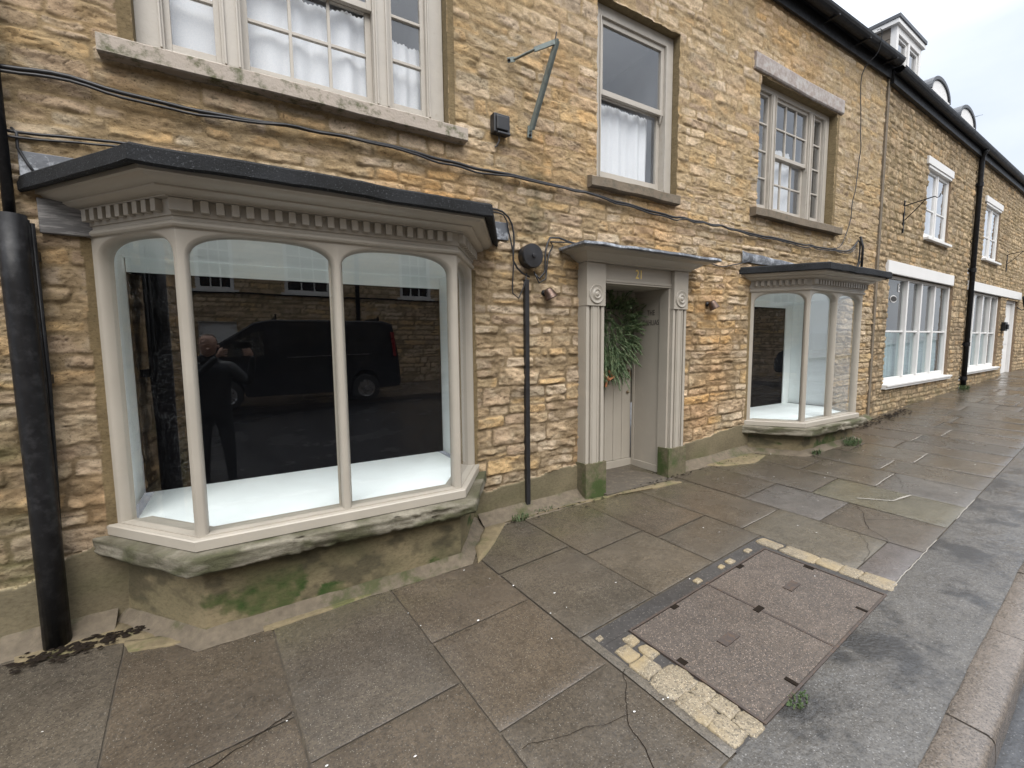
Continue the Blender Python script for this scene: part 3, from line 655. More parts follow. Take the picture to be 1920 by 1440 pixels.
def tri_window(x0, z0, z1, yf, label, paint, sillm, sillx):
    """three-light sash window: fixed side lights with margins, three by four centre sashes"""
    x1 = x0+1.9; f = MB()
    f.box(x0, x0+.135, yf-.012, yf+.10, z0, z1); f.box(x1-.135, x1, yf-.012, yf+.10, z0, z1)
    f.box(x0+.42, x0+.535, yf-.012, yf+.10, z0+.06, z1-.07); f.box(x0+1.365, x0+1.48, yf-.012, yf+.10, z0+.06, z1-.07)
    f.box(x0+.135, x1-.135, yf-.014, yf+.10, z0, z0+.06); f.box(x0+.135, x1-.135, yf-.012, yf+.10, z1-.07, z1)
    for x in (x0+.118, x0+.44, x0+.515, x0+1.385, x0+1.46, x1-.118): f.box(x-.006, x+.006, yf-.026, yf-.012, z0+.06, z1-.07)
    w = f.build('sash_window', paint, house, bevel=.003); lab(w, label)
    zb, zt = z0+.06, z1-.07; gl = MB(); rows = 4
    for a, b in ((x0+.135, x0+.42), (x0+1.48, x1-.135)):
        sh = MB()
        frame_box(sh, a, b, zb, zt, yf+.02, yf+.055, .032, .032, .055, .035)
        for k in range(1, 4): zc = zb+.055+(zt-.035-zb-.055)*k/4; sh.box(a+.032, b-.032, yf+.022, yf+.05, zc-.010, zc+.010)
        sh.build('side_sash', paint, w, bevel=.002)
    a, b = x0+.535, x0+1.365; zm = (zb+zt)/2
    lo = MB(); frame_box(lo, a, b, zb, zm+.02, yf+.055, yf+.09, .04, .04, .065, .04)
    up = MB(); frame_box(up, a, b, zm-.02, zt, yf+.012, yf+.048, .035, .035, .045, .04)
    for (mb, za, zc, y, mg) in ((lo, zb+.065, zm-.02, yf+.058, .04), (up, zm+.025, zt-.04, yf+.016, .035)):
        for k in (1, 2): x = a+mg+(b-a-2*mg)*k/3; mb.box(x-.010, x+.010, y, y+.026, za, zc)
        z = (za+zc)/2; mb.box(a+mg, b-mg, y+.001, y+.027, z-.010, z+.010)
    lo.build('lower_sash', paint, w, bevel=.002); up.build('upper_sash', paint, w, bevel=.002)
    for a2, b2, y, zz0, zz1 in ((x0+.16, x0+.40, yf+.04, zb, zt), (x0+1.5, x1-.16, yf+.04, zb, zt), (a+.02, b-.02, yf+.073, zb, zm), (a+.02, b-.02, yf+.032, zm, zt)):
        q = MB(); q.quad((a2, y, zz0+.02), (b2, y, zz0+.02), (b2, y, zz1-.02), (a2, y, zz1-.02)); q.build('pane', 'old_glass', w)
    s = MB(); nx = 60
    prof = [(yf+.02, z0+.005), (-.085, z0-.022), (-.095, z0-.03), (-.095, z0-.115), (-.085, z0-.122), (.0, z0-.122)]
    X_ = np.linspace(sillx[0], sillx[1], nx); vs = [(x, p[0], p[1]) for x in X_ for p in prof]; k = len(prof)
    s.add(vs, [(i*k+j, (i+1)*k+j, (i+1)*k+j+1, i*k+j+1) for i in range(nx-1) for j in range(k-1)]+[tuple(range(k)), tuple(range((nx-1)*k, nx*k))[::-1]])
    s.build('sill', sillm, w, jit=lambda v: (v[0], v[1]+(vn1(v[0]*7, 2)-.5)*.008, v[2]+(vn1(v[0]*3, 5)-.5)*.012))
    room('room_lining', x0+.05, x1-.05, z0, z1, yf+.11, w)
    return w
W1 = tri_window(-.43, 1.69, 3.15, .085, 'wide three light sash window above the near bay', 'worn_taupe_paint', 'pale_sill', (-.58, 1.60))
W3 = tri_window(5.62, 1.65, 3.22, .105, 'three light sash window above the far bay', 'worn_taupe_paint', 'brown_sill', (5.48, 7.66))
l = MB(); l.box(5.46, 7.66, -.04, .10, 3.235, 3.43)
def lj(v): return (v[0]+(vn1(v[2]*9, 3)-.5)*.03, v[1], v[2]+(vn1(v[0]*2, 5)-.5)*.03)
l2 = MB(); n_ = 40; X_ = np.linspace(5.46, 7.66, n_)
l2.add([(x, y, z) for x in X_ for y, z in ((.1, 3.235), (-.03, 3.235), (-.04, 3.25), (-.04, 3.415), (-.03, 3.43), (.0, 3.43))],
       [(i*6+j, (i+1)*6+j, (i+1)*6+j+1, i*6+j+1) for i in range(n_-1) for j in range(5)]+[tuple(range(6)), tuple(range((n_-1)*6, n_*6))[::-1]])
lab(l2.build('lintel', 'lintel_stone', house, jit=lj), 'flaking whitewashed lintel over the far three light window')
curtain('net_curtain', -.30, .01, .215, 1.74, 3.08, 'flat white curtain filling the left light of the wide upper window', amp=.003, freq=14)
curtain('net_curtain', .10, .945, .225, 1.72, 2.42, 'gathered white half curtain in the middle of the wide upper window', amp=.012, freq=38, sag=-.03)
curtain('net_curtain', 1.03, 1.345, .215, 1.72, 2.31, 'short ruffled white curtain in the right light of the wide upper window', amp=.007, freq=70)
curtain('net_curtain', 6.05, 6.92, .28, 1.70, 2.62, 'dim pale curtain behind the sashes above the far bay', amp=.03, freq=30)
curtain('net_curtain', 5.70, 6.03, .26, 2.05, 3.1, 'white curtain in the left light above the far bay', amp=.01, freq=40)

def single_sash(x0, x1, z0, z1, yf):
    f = MB(); f.box(x0, x0+.115, yf-.012, yf+.10, z0, z1); f.box(x1-.115, x1, yf-.012, yf+.10, z0, z1)
    f.box(x0+.115, x1-.115, yf-.014, yf+.10, z0, z0+.03); f.box(x0+.115, x1-.115, yf-.012, yf+.10, z1-.10, z1)
    f.box(x0+.10, x0+.115, yf-.024, yf-.012, z0+.03, z1-.10); f.box(x1-.115, x1-.10, yf-.024, yf-.012, z0+.03, z1-.10)
    w = f.build('sash_window', 'worn_taupe_paint', house, bevel=.003); lab(w, 'tall single sash window above the front door')
    a, b = x0+.115, x1-.115; zb, zt = z0+.03, z1-.10; zm = 2.40
    up = MB(); frame_box(up, a, b, zm, zt, yf+.010, yf+.046, .045, .045, .05, .05)
    for s in (a+.012, b-.034):
        up.add([(s, yf+.012, zm), (s+.022, yf+.012, zm), (s+.022, yf+.044, zm), (s, yf+.044, zm), (s+.004, yf+.02, zm-.045), (s+.018, yf+.02, zm-.045), (s+.018, yf+.04, zm-.045), (s+.004, yf+.04, zm-.045), (s+.008, yf+.026, zm-.075), (s+.014, yf+.026, zm-.075), (s+.014, yf+.036, zm-.075), (s+.008, yf+.036, zm-.075)],
               [(0, 1, 2, 3), (0, 4, 5, 1), (1, 5, 6, 2), (2, 6, 7, 3), (3, 7, 4, 0), (4, 8, 9, 5), (5, 9, 10, 6), (6, 10, 11, 7), (7, 11, 8, 4), (8, 11, 10, 9)])
    up.build('upper_sash', 'worn_taupe_paint', w, bevel=.0015)
    lo = MB(); frame_box(lo, a, b, zb, zm+.045, yf+.056, yf+.09, .045, .045, .085, .045); lo.build('lower_sash', 'worn_taupe_paint', w, bevel=.002)
    for zz0, zz1, y in ((zb+.07, zm+.01, yf+.073), (zm+.04, zt-.04, yf+.028)):
        q = MB(); q.quad((a+.03, y, zz0), (b-.03, y, zz0), (b-.03, y, zz1), (a+.03, y, zz1)); q.build('pane', 'old_glass', w)
    s = MB(); nx = 40; X_ = np.linspace(2.88, 4.12, nx)
    prof = [(yf, z0+.004), (-.06, z0-.03), (-.075, z0-.04), (-.075, z0-.12), (-.06, z0-.13), (0, z0-.13)]; k = 6
    s.add([(x, p[0], p[1]) for x in X_ for p in prof], [(i*k+j, (i+1)*k+j, (i+1)*k+j+1, i*k+j+1) for i in range(nx-1) for j in range(k-1)]+[tuple(range(k)), tuple(range((nx-1)*k, nx*k))[::-1]])
    s.build('sill', 'brown_sill', w, jit=lambda v: (v[0], v[1]+(vn1(v[0]*11, 2)-.5)*.02, v[2]+(vn1(v[0]*5, 5)-.5)*.02))
    room('room_lining', x0+.05, x1-.05, z0, z1, yf+.11, w)
single_sash(2.99, 4.125, 1.585, 3.195, .085)
curtain('net_curtain', 3.12, 3.93, .235, 1.66, 2.40, 'pleated white half curtain in the sash window over the door', amp=.013, freq=48)

# ------------------------------------------------------------------ doorway
def fluted(x0, x1, side):
    p = MB(); y = -.125
    p.box(x0, x1, y+.02, .02, -1.19, .335)                       # shaft body
    w = x1-x0
    for a, b in ((0, .16), (.27, .73), (.84, 1.0)): p.box(x0+w*a, x0+w*b, y-.004, y+.02, -1.19, .335)
    for a in (.36, .64): p.box(x0+w*a-.006, x0+w*a+.006, y-.011, y-.004, -1.19, .335)
    p.box(x0-.004, x1+.004, y-.018, .02, .335, .735)                # plain block
    o = p.build('pilaster', 'taupe_paint', house, bevel=.004); lab(o, side+' pilaster of the doorway with carved roundel')
    r = MB(); xc = (x0+x1)/2
    r.lathe([(.092, 0), (.092, .006), (.085, .012), (.078, .010), (.070, .006), (.062, .004), (.052, .006), (.046, .014), (.040, .018), (.034, .014), (.026, .010), (.020, .016), (.012, .022), (.002, .024)], (xc, y-.018, .445), (0, -1, 0), 36)
    q = r.build('roundel', 'taupe_paint', o, smooth=True); q.data.set_sharp_from_angle(angle=R(50))
fluted(2.772, 2.995, 'left'); fluted(3.975, 4.19, 'right')
fz_ = MB(); fz_.box(2.999, 3.971, -.095, .10, .595, .745); fz_.box(2.999, 3.971, -.108, -.095, .575, .598); fz_.box(2.999, 3.971, -.100, .10, .558, .575)
frieze = fz_.build('frieze', 'taupe_paint', house, bevel=.003)
text_mesh('house_number', '21', .125, 'gold', frieze, Matrix.Translation((3.49, -.0955, .628)) @ Matrix.Rotation(R(90), 4, 'X'), .002, .82)
cn = MB(); cpath = [(2.772, 0.0), (2.771, -.145), (4.192, -.145), (4.191, 0.0)]
sweep(cn, cpath, [(-.03, .737), (.018, .737), (.022, .752), (.03, .756), (.055, .770), (.085, .788), (.105, .806), (.14, .812), (.19, .818), (.195, .838), (-.03, .838)])
canopy = cn.build('door_canopy', 'taupe_paint', house, smooth=True); canopy.data.set_sharp_from_angle(angle=R(28))
rl = MB(); sweep(rl, [(2.772, 0.0), (2.771, -.145), (4.192, -.145), (4.191, 0.0)], [(-.05, .840), (.20, .840), (.228, .832), (.235, .840), (.228, .862), (.20, .868), (-.1, .90)], sub=.05)
rl.build('lead_cap', 'lead', canopy, smooth=True, jit=lambda v: (v[0], v[1]+(vn1(v[0]*7+v[1]*5, 2)-.5)*.02, v[2]+(vn1(v[0]*8+v[1], 5)-.5)*.014)).data.set_sharp_from_angle(angle=R(40))
def block(x0, x1, label, seed):
    b = MB(); n = 7; y0, y1, z0, z1 = -.155, .0, -1.60, -1.18
    def face(P):  # grid face
        vs = [P(i/n, j/n) for j in range(n+1) for i in range(n+1)]
        b.add(vs, [(j*(n+1)+i, j*(n+1)+i+1, (j+1)*(n+1)+i+1, (j+1)*(n+1)+i) for j in range(n) for i in range(n)])
    face(lambda a, c: (x0+(x1-x0)*a, y0, z0+(z1-z0)*c)); face(lambda a, c: (x0, y1+(y0-y1)*a, z0+(z1-z0)*c))
    face(lambda a, c: (x1, y0+(y1-y0)*a, z0+(z1-z0)*c)); face(lambda a, c: (x0+(x1-x0)*a, y0+(y1-y0)*c, z1))
    def j(v): k = fb1(v[0]*9+v[1]*7, v[2]*9, seed)-.5; return (v[0]+k*.02, v[1]+k*.02, v[2]+k*.02)
    lab(b.build('plinth_block', 'mossy_block', house, smooth=True, jit=j), label).data.set_sharp_from_angle(angle=R(50))
block(2.755, 3.015, 'mossy green stone block at the left foot of the doorway', 3)
block(3.925, 4.21, 'brown mossy stone block at the right foot of the doorway', 6)
# right jamb post and panelled recess
jm = MB(); jm.box(3.945, 3.973, -.09, .03, -1.48, .556); jm.box(3.950, 3.973, .03, .43, .50, .556)
jm.box(3.962, 3.98, .03, .43, -1.49, .50); jm.box(3.948, 3.962, .03, .43, -1.49, -1.41); jm.box(3.950, 3.962, .395, .43, -1.41, .50)
sp = jm.build('side_panel', 'taupe_paint', house, bevel=.002); lab(sp, 'panelled right side of the door recess lettered THE DAHLIAS')
lm = MB(); lm.box(2.98, 2.999, -.09, .43, -1.49, .556); lab(lm.build('side_panel', 'taupe_paint', house, bevel=.002), 'plain left side of the door recess')
hd = MB(); hd.box(2.999, 3.945, .0, .43, .555, .575); hd.box(2.999, 3.948, .40, .44, .48, .555); hd.build('recess_ceiling', 'taupe_paint', house, bevel=.002)
mt = Matrix.Translation((3.9605, .165, .285)) @ Matrix.Rotation(R(-90), 4, 'Z') @ Matrix.Rotation(R(90), 4, 'X')
text_mesh('lettering', 'THE', .085, 'letter', sp, mt, .001, .70)
mt2 = Matrix.Translation((3.9605, .165, .175)) @ Matrix.Rotation(R(-90), 4, 'Z') @ Matrix.Rotation(R(90), 4, 'X')
text_mesh('lettering', 'DAHLIAS', .085, 'letter', sp, mt2, .001, .66)
dm = MB(); x = 3.0; k = 0
dm.box(3.0, 3.966, .455, .49, -1.49, .48)
for k in range(7):
    a = 3.0+.95*k/7; dm.box(a+.006, a+.95/7-.006, .447, .456, -1.40, .34)
    dm.box(a-.010, a+.010, .438, .447, -1.40, .34)
dm.box(3.0, 3.95, .440, .456, .345, .48); dm.box(3.0, 3.95, .425, .456, -1.49, -1.405)
door = dm.build('door', 'taupe_paint', house, bevel=.0025); lab(door, 'taupe boarded front door')
hk = MB(); hk.box(3.885, 3.90, .425, .438, -.44, -.33); hk.tube([(3.892, .42, -.34), (3.892, .395, -.36), (3.892, .395, -.42), (3.892, .42, -.43)], .006); hk.build('handle', 'brass', door)
hk = MB(); hk.lathe([(.018, 0), (.018, .008), (.010, .014), (.010, .02)], (3.89, .438, -.60), (0, -1, 0), 16); hk.build('lock', 'brass', door, smooth=True)
hk = MB(); hk.box(3.55, 3.80, .40, .44, .36, .40); hk.tube([(3.78, .41, .38), (3.86, .40, .40), (3.90, .42, .43)], .010); hk.build('door_closer', 'black_iron', door)
th = MB(); th.add([(2.99, .46, -1.488), (3.96, .46, -1.488), (3.96, -.20, -1.500), (2.99, -.20, -1.500), (2.99, .46, -1.7), (3.96, .46, -1.7), (3.96, -.20, -1.7), (2.99, -.20, -1.7)], [(0, 1, 2, 3), (3, 2, 6, 7), (0, 3, 7, 4), (1, 5, 6, 2)])
th.build('threshold', 'joint', house)

# wreath of pine sprigs
def wreath():
    b = MB(); rr = random.Random(5); c = Vector((3.50, .35, .08))
    def sprig(p, d, L, droop):
        n = 7; pts = [p]; dd = d.normalized()
        for i in range(n): dd = (dd+Vector((0, 0, -droop))).normalized(); pts.append(pts[-1]+dd*L/n)
        for i in range(1, n+1):
            t = (pts[i]-pts[i-1]).normalized(); s = t.cross(Vector((rr.uniform(-1, 1), rr.uniform(-1, 1), rr.uniform(-1, 1)))).normalized()
            for q in range(7):
                s2 = Matrix.Rotation(q*.9+rr.random(), 3, t) @ s; l = rr.uniform(.025, .050); w = .0036
                a = pts[i-1].lerp(pts[i], rr.random()); e = a+(s2*.65+t*.8).normalized()*l+Vector((0, 0, -.012)); n2 = s2.cross(t)*w
                b.add([a-n2, a+n2, e], [(0, 1, 2)])
        b.tube(pts, .003, 4, False)
    for i in range(300):
        a = rr.uniform(0, 2*math.pi); rad = rr.gauss(.27, .055)
        p = c+Vector((math.cos(a)*rad, rr.uniform(-.07, .04), math.sin(a)*rad*1.15))
        d = Vector((math.cos(a+.5), rr.uniform(-.9, .1), math.sin(a+.5)))+Vector((0, 0, .25 if math.sin(a) > 0 else -.2))
        sprig(p, d, rr.uniform(.10, .22), rr.uniform(.05, .22))
    for i in range(50):
        p = c+Vector((rr.uniform(-.16, .08), rr.uniform(-.08, .03), -.22+rr.uniform(-.08, .1)))
        sprig(p, Vector((rr.uniform(-.35, .15), rr.uniform(-.3, 0), -1)), rr.uniform(.14, .30), .1)
    for i in range(70):   # inner fill
        p = c+Vector((rr.uniform(-.2, .2), rr.uniform(-.04, .05), rr.uniform(-.25, .25))); sprig(p, Vector((rr.uniform(-1, 1), -.6, rr.uniform(-1, .5))), .16, .15)
    w = empty('wreath', 'bushy green pine wreath hanging on the taupe front door', 'wreath', (3.47, .44, -.55))
    o = b.build('foliage', 'foliage', w); o.matrix_parent_inverse = w.matrix_world.inverted(); o.location = (-3.47, -.44, .55)
    r = MB(); r.tube([(3.40, .33, -.30), (3.36, .27, -.36), (3.42, .25, -.42), (3.50, .27, -.40), (3.46, .3, -.32)], .018, 6); r.tube([(3.42, .27, -.38), (3.40, .28, -.5)], .014, 6)
    q = r.build('ribbon', 'terracotta', w); q.location = (-3.47, -.44, .55)
wreath()

# ------------------------------------------------------------------ things fixed to the wall
def wall_lamp(x, z, yaw, label):
    t = empty('wall_lamp', label, 'lamp', (x, -.01, z), 0, 'copper wall lamps beside the door')
    a = MB(); a.lathe([(.028, 0), (.028, .015), (.012, .02), (.012, .055)], (0, 0, 0), (0, -1, 0), 16); a.build('bracket', 'black_iron', t, smooth=True)
    ax = Vector((yaw, -.25, -1)).normalized(); o = Vector((0, -.06, .03))
    s = MB(); s.lathe([(.022, -.005), (.034, .0), (.040, .012), (.058, .085), (.060, .092), (.052, .090), (.034, .02)], o, ax, 24); s.build('lamp_shade', 'copper', t, smooth=True)
    return t
wall_lamp(2.37, .44, .45, 'copper wall lamp left of the door beside the black conduit')
wall_lamp(4.70, .42, .45, 'copper wall lamp right of the door')
jb = MB(); jb.lathe([(.10, 0), (.10, .05), (.104, .055), (.104, .085), (.098, .095), (.02, .098), (.018, .11), (.004, .112)], (2.20, -.01, .745), (0, -1, 0), 40)
tag(jb.build('junction_box', 'black_plastic', None, smooth=True), 'round black junction box with looping cables between bay and door', 'junction box').data.set_sharp_from_angle(angle=R(40))
sb = empty('alarm_light', 'small square black box light high on the wall below the bracket', 'light', (1.915, -.01, 1.77))
q = MB(); q.box(-.075, .075, -.07, 0, -.07, .08); q.box(-.055, .055, -.085, -.07, -.05, .06); q.box(-.05, .07, -.09, -.05, -.085, -.065); q.build('housing', 'black_plastic', sb, bevel=.012)
q = MB(); q.tube([(-.01, -.03, -.07), (-.01, -.035, -.12), (-.03, -.02, -.16), (-.04, -.012, -.165)], .007, 6); q.build('cord', 'grey_board', sb, smooth=True)
# sign bracket
br = empty('sign_bracket', 'empty grey steel sign bracket of two bars high on the wall', 'bracket', (2.2, 0, 1.77))
tip = Vector((2.285, -.30, 2.385))
def bar(mb, a, b, w, t, up):
    a, b = Vector(a), Vector(b); d = (b-a).normalized(); s = d.cross(Vector(up)).normalized(); n = s.cross(d)
    mb.obox((a+b)/2, d, s, n, (b-a).length/2, w, t)
def rel(mb, t, name, m, **k):
    loc = t.location; mb.v = [(v[0]-loc.x, v[1]-loc.y, v[2]-loc.z) for v in mb.v]; return mb.build(name, m, t, **k)
q = MB(); bar(q, tip+Vector((.01, -.01, .03)), (2.215, -.035, 1.80), .024, .008, (1, 0, 0)); bar(q, tip+Vector((.026, 0, .03)), (2.240, -.03, 1.82), .005, .022, (1, 0, 0)); bar(q, (2.215, -.035, 1.84), (2.213, -.03, 1.745), .022, .006, (0, 1, 0)); rel(q, br, 'strut', 'steel', bevel=.002)
q = MB(); bar(q, tip+Vector((0, 0, .01)), (2.17, -.17, 2.37), .006, .02, (0, 0, 1)); bar(q, (2.175, -.175, 2.371), (2.05, -.05, 2.32), .014, .005, (0, 0, 1)); bar(q, (2.055, -.055, 2.322), (2.0, -.03, 2.31), .02, .005, (0, 1, 0)); rel(q, br, 'stay', 'steel', bevel=.002)
q = MB(); q.tube([tip, tip+Vector((.015, 0, .09))], .005, 6); q.lathe([(.012, 0), (.012, .012), (.004, .02)], (2.213, -.036, 1.765), (0, -1, 0), 8); q.lathe([(.012, 0), (.012, .012), (.004, .02)], (2.01, -.034, 2.31), (0, -1, 0), 8); q.lathe([(.014, 0), (.014, .02)], (2.262, -.17, 2.17), (1, 0, 0), 8); rel(q, br, 'bolt', 'black_iron')
# conduit
q = MB(); q.box(2.145, 2.187, -.055, -.015, -1.50, .545); tag(q.build('conduit', 'black_plastic', None, bevel=.004), 'thin straight black conduit running down the wall to the ground', 'conduit')
# cables
def cable(pts, r, label, m='black_plastic', wob=.012, name='cable'):
    P = [Vector(p) for p in pts]; out = []
    for i in range(len(P)-1):
        L = (P[i+1]-P[i]).length; k = max(1, int(L/.06))
        p0 = P[max(i-1, 0)]; p3 = P[min(i+2, len(P)-1)]
        for j in range(k):
            t = j/k; a = .5*((2*P[i])+(-p0+P[i+1])*t+(2*p0-5*P[i]+4*P[i+1]-p3)*t*t+(-p0+3*P[i]-3*P[i+1]+p3)*t**3)
            out.append(a+Vector((0, -(vn1(a.x*5+a.z*4, 2))*wob*.6, (vn1(a.x*6+a.z*3, 9)-.5)*wob)))
    out.append(P[-1]); b = MB(); b.tube(out, r, 6); return out, b
def mk(lists, label, name='cable'):
    b = MB()
    for pts, r, w in lists: o, bb = cable(pts, r, '', wob=w); b.add(bb.v, bb.f)
    return tag(b.build(name, 'black_plastic', None, smooth=True), label, 'cable')
y = -.038
main = [(-1.6, y, 1.40), (-1.0, y, 1.405), (-.777, y, 1.422), (-.565, y, 1.40), (-.33, y, 1.395), (.06, y, 1.392), (.53, y, 1.415), (1.08, y, 1.418), (1.74, y, 1.395), (2.55, y, 1.395), (3.2, y, 1.362), (3.97, y, 1.33), (4.89, y, 1.327), (6.0, y, 1.306), (7.55, y, 1.31), (8.0, y, 1.34), (8.2, y, 1.44), (8.30, y, 1.53), (8.36, y, 1.50), (8.37, y, 1.36), (8.33, y, 1.15), (8.20, y, 1.0)]
main2 = [(p[0], p[1]-.012, p[2]-.020+.012*math.sin(p[0]*3)) for p in main[:-5]]
mk([(main, .012, .02), (main2, .008, .035)], 'twisted black cable running the whole wall between ground and upper windows')
c2 = [(-1.2, y, 1.10), (-.92, y, 1.10), (-.695, y, 1.116), (-.4, y, 1.128), (-.09, y, 1.122), (.51, y, 1.098), (1.27, y, 1.095), (1.73, y, 1.105), (1.93, y, 1.09), (2.02, y, 1.00), (2.04, y, .85), (2.03, y, .70), (2.12, y, .60), (2.2, y, .57)]
c3 = [(p[0], p[1]-.010, p[2]-.028) for p in c2[:9]]+[(1.98, y, .95), (2.03, y, .72), (2.02, y, .42), (2.08, y, .38), (2.13, y, .48), (2.17, y, .60)]
c4 = [(2.25, y, .60), (2.30, y, .56), (2.36, y, .62), (2.37, y, .80), (2.42, y, .93), (2.52, y, .94), (2.66, y, .915), (3.0, y, .905)]
c5 = [(2.24, y, .62), (2.29, y-.01, .52), (2.37, y, .56), (2.39, y, .72), (2.45, y, .86), (2.6, y, .91), (4.3, y, .91), (4.9, y, .87), (5.3, y, .94), (5.5, y, .98)]
c6 = [(-.95, y, 1.115), (-.93, y-.01, 1.09), (-.935, y, 1.02), (-.87, y, .88)]
mk([(c2, .008, .012), (c3, .006, .02), (c4, .009, .01), (c5, .007, .012), (c6, .007, .004)], 'black cables looping over the near bay roof to the round junction box')
mk([([(8.0, -.24, 4.36), (8.12, -.25, 4.40), (8.17, -.20, 4.15), (8.12, y, 3.9), (8.17, y, 3.2), (8.17, y, 2.6), (8.05, y, 2.1), (7.98, y, 1.75), (7.75, y, 1.40), (7.5, y, 1.31)], .006, .03)], 'thin loose cable hanging from the gutter past the upper window')
pc = MB(); pc.tube([(8.33, -.10, .9), (8.33, -.10, 1.42), (8.33, -.06, 1.58)], .018, 8); pc.tube([(8.1, -.08, .9), (8.28, -.1, 1.2)], .010, 6)
tag(pc.build('cable_pole', 'black_iron', None, smooth=True), 'short black cable riser standing above the far bay roof', 'pole')

# left drainpipe with old wide cover
dp = empty('drainpipe', 'fat black drainpipe with thin pipe above at the left edge', 'drainpipe', (-.95, -.12, -1.6))
def pp(lst): return lst
q = MB(); q.tube([(-.985, -.07, 4.3), (-.985, -.07, 2.2), (-.980, -.07, .60)], .024, 12); rel(q, dp, 'upper_pipe', 'black_iron', smooth=True)
q = MB(); q.tube([(-.965, -.115, .665), (-.965, -.115, .3), (-.962, -.115, -.8), (-.962, -.125, -1.66)], .058, 20)
for k in range(2): q.tube([(-.914+.012*k, -.100+.022*k, .648-.012*k), (-.912+.012*k, -.10+.022*k, -.2), (-.93+.008*k, -.11+.014*k, -1.3)], [.012, .011, .008], 8)
rel(q, dp, 'lower_pipe', 'black_iron', smooth=True)
q = MB(); q.box(-1.03, -.895, -.07, -.02, -.2, -.15); q.box(-1.03, -.895, -.07, -.02, .45, .5); rel(q, dp, 'pipe_clip', 'black_iron')

# ------------------------------------------------------------------ second terrace (turned 2.5 degrees)
SX = 9.08; TH = R(2.5)
def B3(s, o, z): return (SX+s*math.cos(TH)-o*math.sin(TH), s*math.sin(TH)+o*math.cos(TH), z)
def terrace(name, label, s0, s1, holes, seed, wob=0):
    t = empty(name, label, 'house', B3(s0, 0, 0), TH)
    hs = [(a-s0, b-s0, c, d, e, f) for a, b, c, d, e, f in holes]
    cxx = [v for h in hs for v in h[:2]]; czz = [v for h in hs for v in h[2:4]]
    L = s1-s0; xs = axis(0, L, [(100, .018 if s0 < 7 else .03)], cxx); zs = axis(-1.8, 4.24, [(9, .018)], czz)
    XX, ZZ = np.meshgrid(xs, zs)
    h, col, tt = stone_field(XX+s0, ZZ, seed, .075, .115, .15, .34, (.17, .13, .08), (.21, .16, .09), PALB, rough=.7, jointw=.008, relief=1.15)
    st = np.clip(fbm((XX+s0)*.8, ZZ*.9, 71, 4)*3-1.5, 0, 1)[..., None]; col = col*(1-.35*st)+np.array((.14, .105, .075))*.35*st
    low = np.clip((-.85-ZZ)/.4, 0, 1)*np.clip(fbm((XX+s0)*3, ZZ*5, 73)*2.4-.8, 0, 1); low = low[..., None]; col = col*(1-.6*low)+np.array((.15, .135, .075))*.6*low
    top = np.clip((ZZ-3.3)/.9, 0, 1)[..., None]*np.clip(fbm((XX+s0)*1.5, ZZ, 75)*2-.5, 0, 1)[..., None]; col = col*(1-.35*top)+np.array((.19, .135, .10))*.35*top
    fx = (xs[:-1]+xs[1:])/2; fz = (zs[:-1]+zs[1:])/2; FX, FZ = np.meshgrid(fx, fz); keep = np.ones(FX.shape, bool)
    for a, b, c, d, e, f in hs: keep &= ~((FX > a) & (FX < b) & (FZ > c) & (FZ < d))
    add_grid('wall', 'rubble', XX, -h, ZZ, col, keep, t, reveals(xs, zs, XX, -h, ZZ, hs, (.22, .16, .11)))
    g = MB(); half_gutter(g, 0, L, -.15, 4.23, .08); g.box(0, L, -.09, -.03, 4.03, 4.20); g.build('gutter', 'black_iron', t)
    for k in np.arange(.4, L, .9): pass
    r = MB(); r.add([(0, -.19, 4.25), (L, -.19, 4.25), (L, 3.0, 7.4), (0, 3.0, 7.4), (0, 6.2, 4.44), (L, 6.2, 4.44)], [(0, 1, 2, 3), (3, 2, 5, 4), (0, 3, 4), (1, 5, 2)]); r.build('roof', 'slate', t)
    b = MB(); b.box(0, L, 6.0, 6.2, -1.8, 4.4); b.build('rear_wall', 'room', t)
    return t
S2 = [(.6, 4.35, -.82, 1.12, .10, 'lrt'), (2.2, 3.62, 1.92, 3.24, .06, 'lrt')]
S3 = [(5.6, 8.75, -.80, 1.11, .10, 'lrt'), (6.46, 7.95, 1.92, 3.23, .06, 'lrt'), (9.45, 10.9, -1.8, 1.06, .16, 'lrt')]
T2 = terrace('terraced_house', 'brown stone terrace beyond the wall joint with white shop window and flat roofed dormer', 0, 5.36, S2, 21)
T3 = terrace('terraced_house', 'farthest stone terrace past the black downpipe with white door and shop window', 5.36, 22, S3, 22)
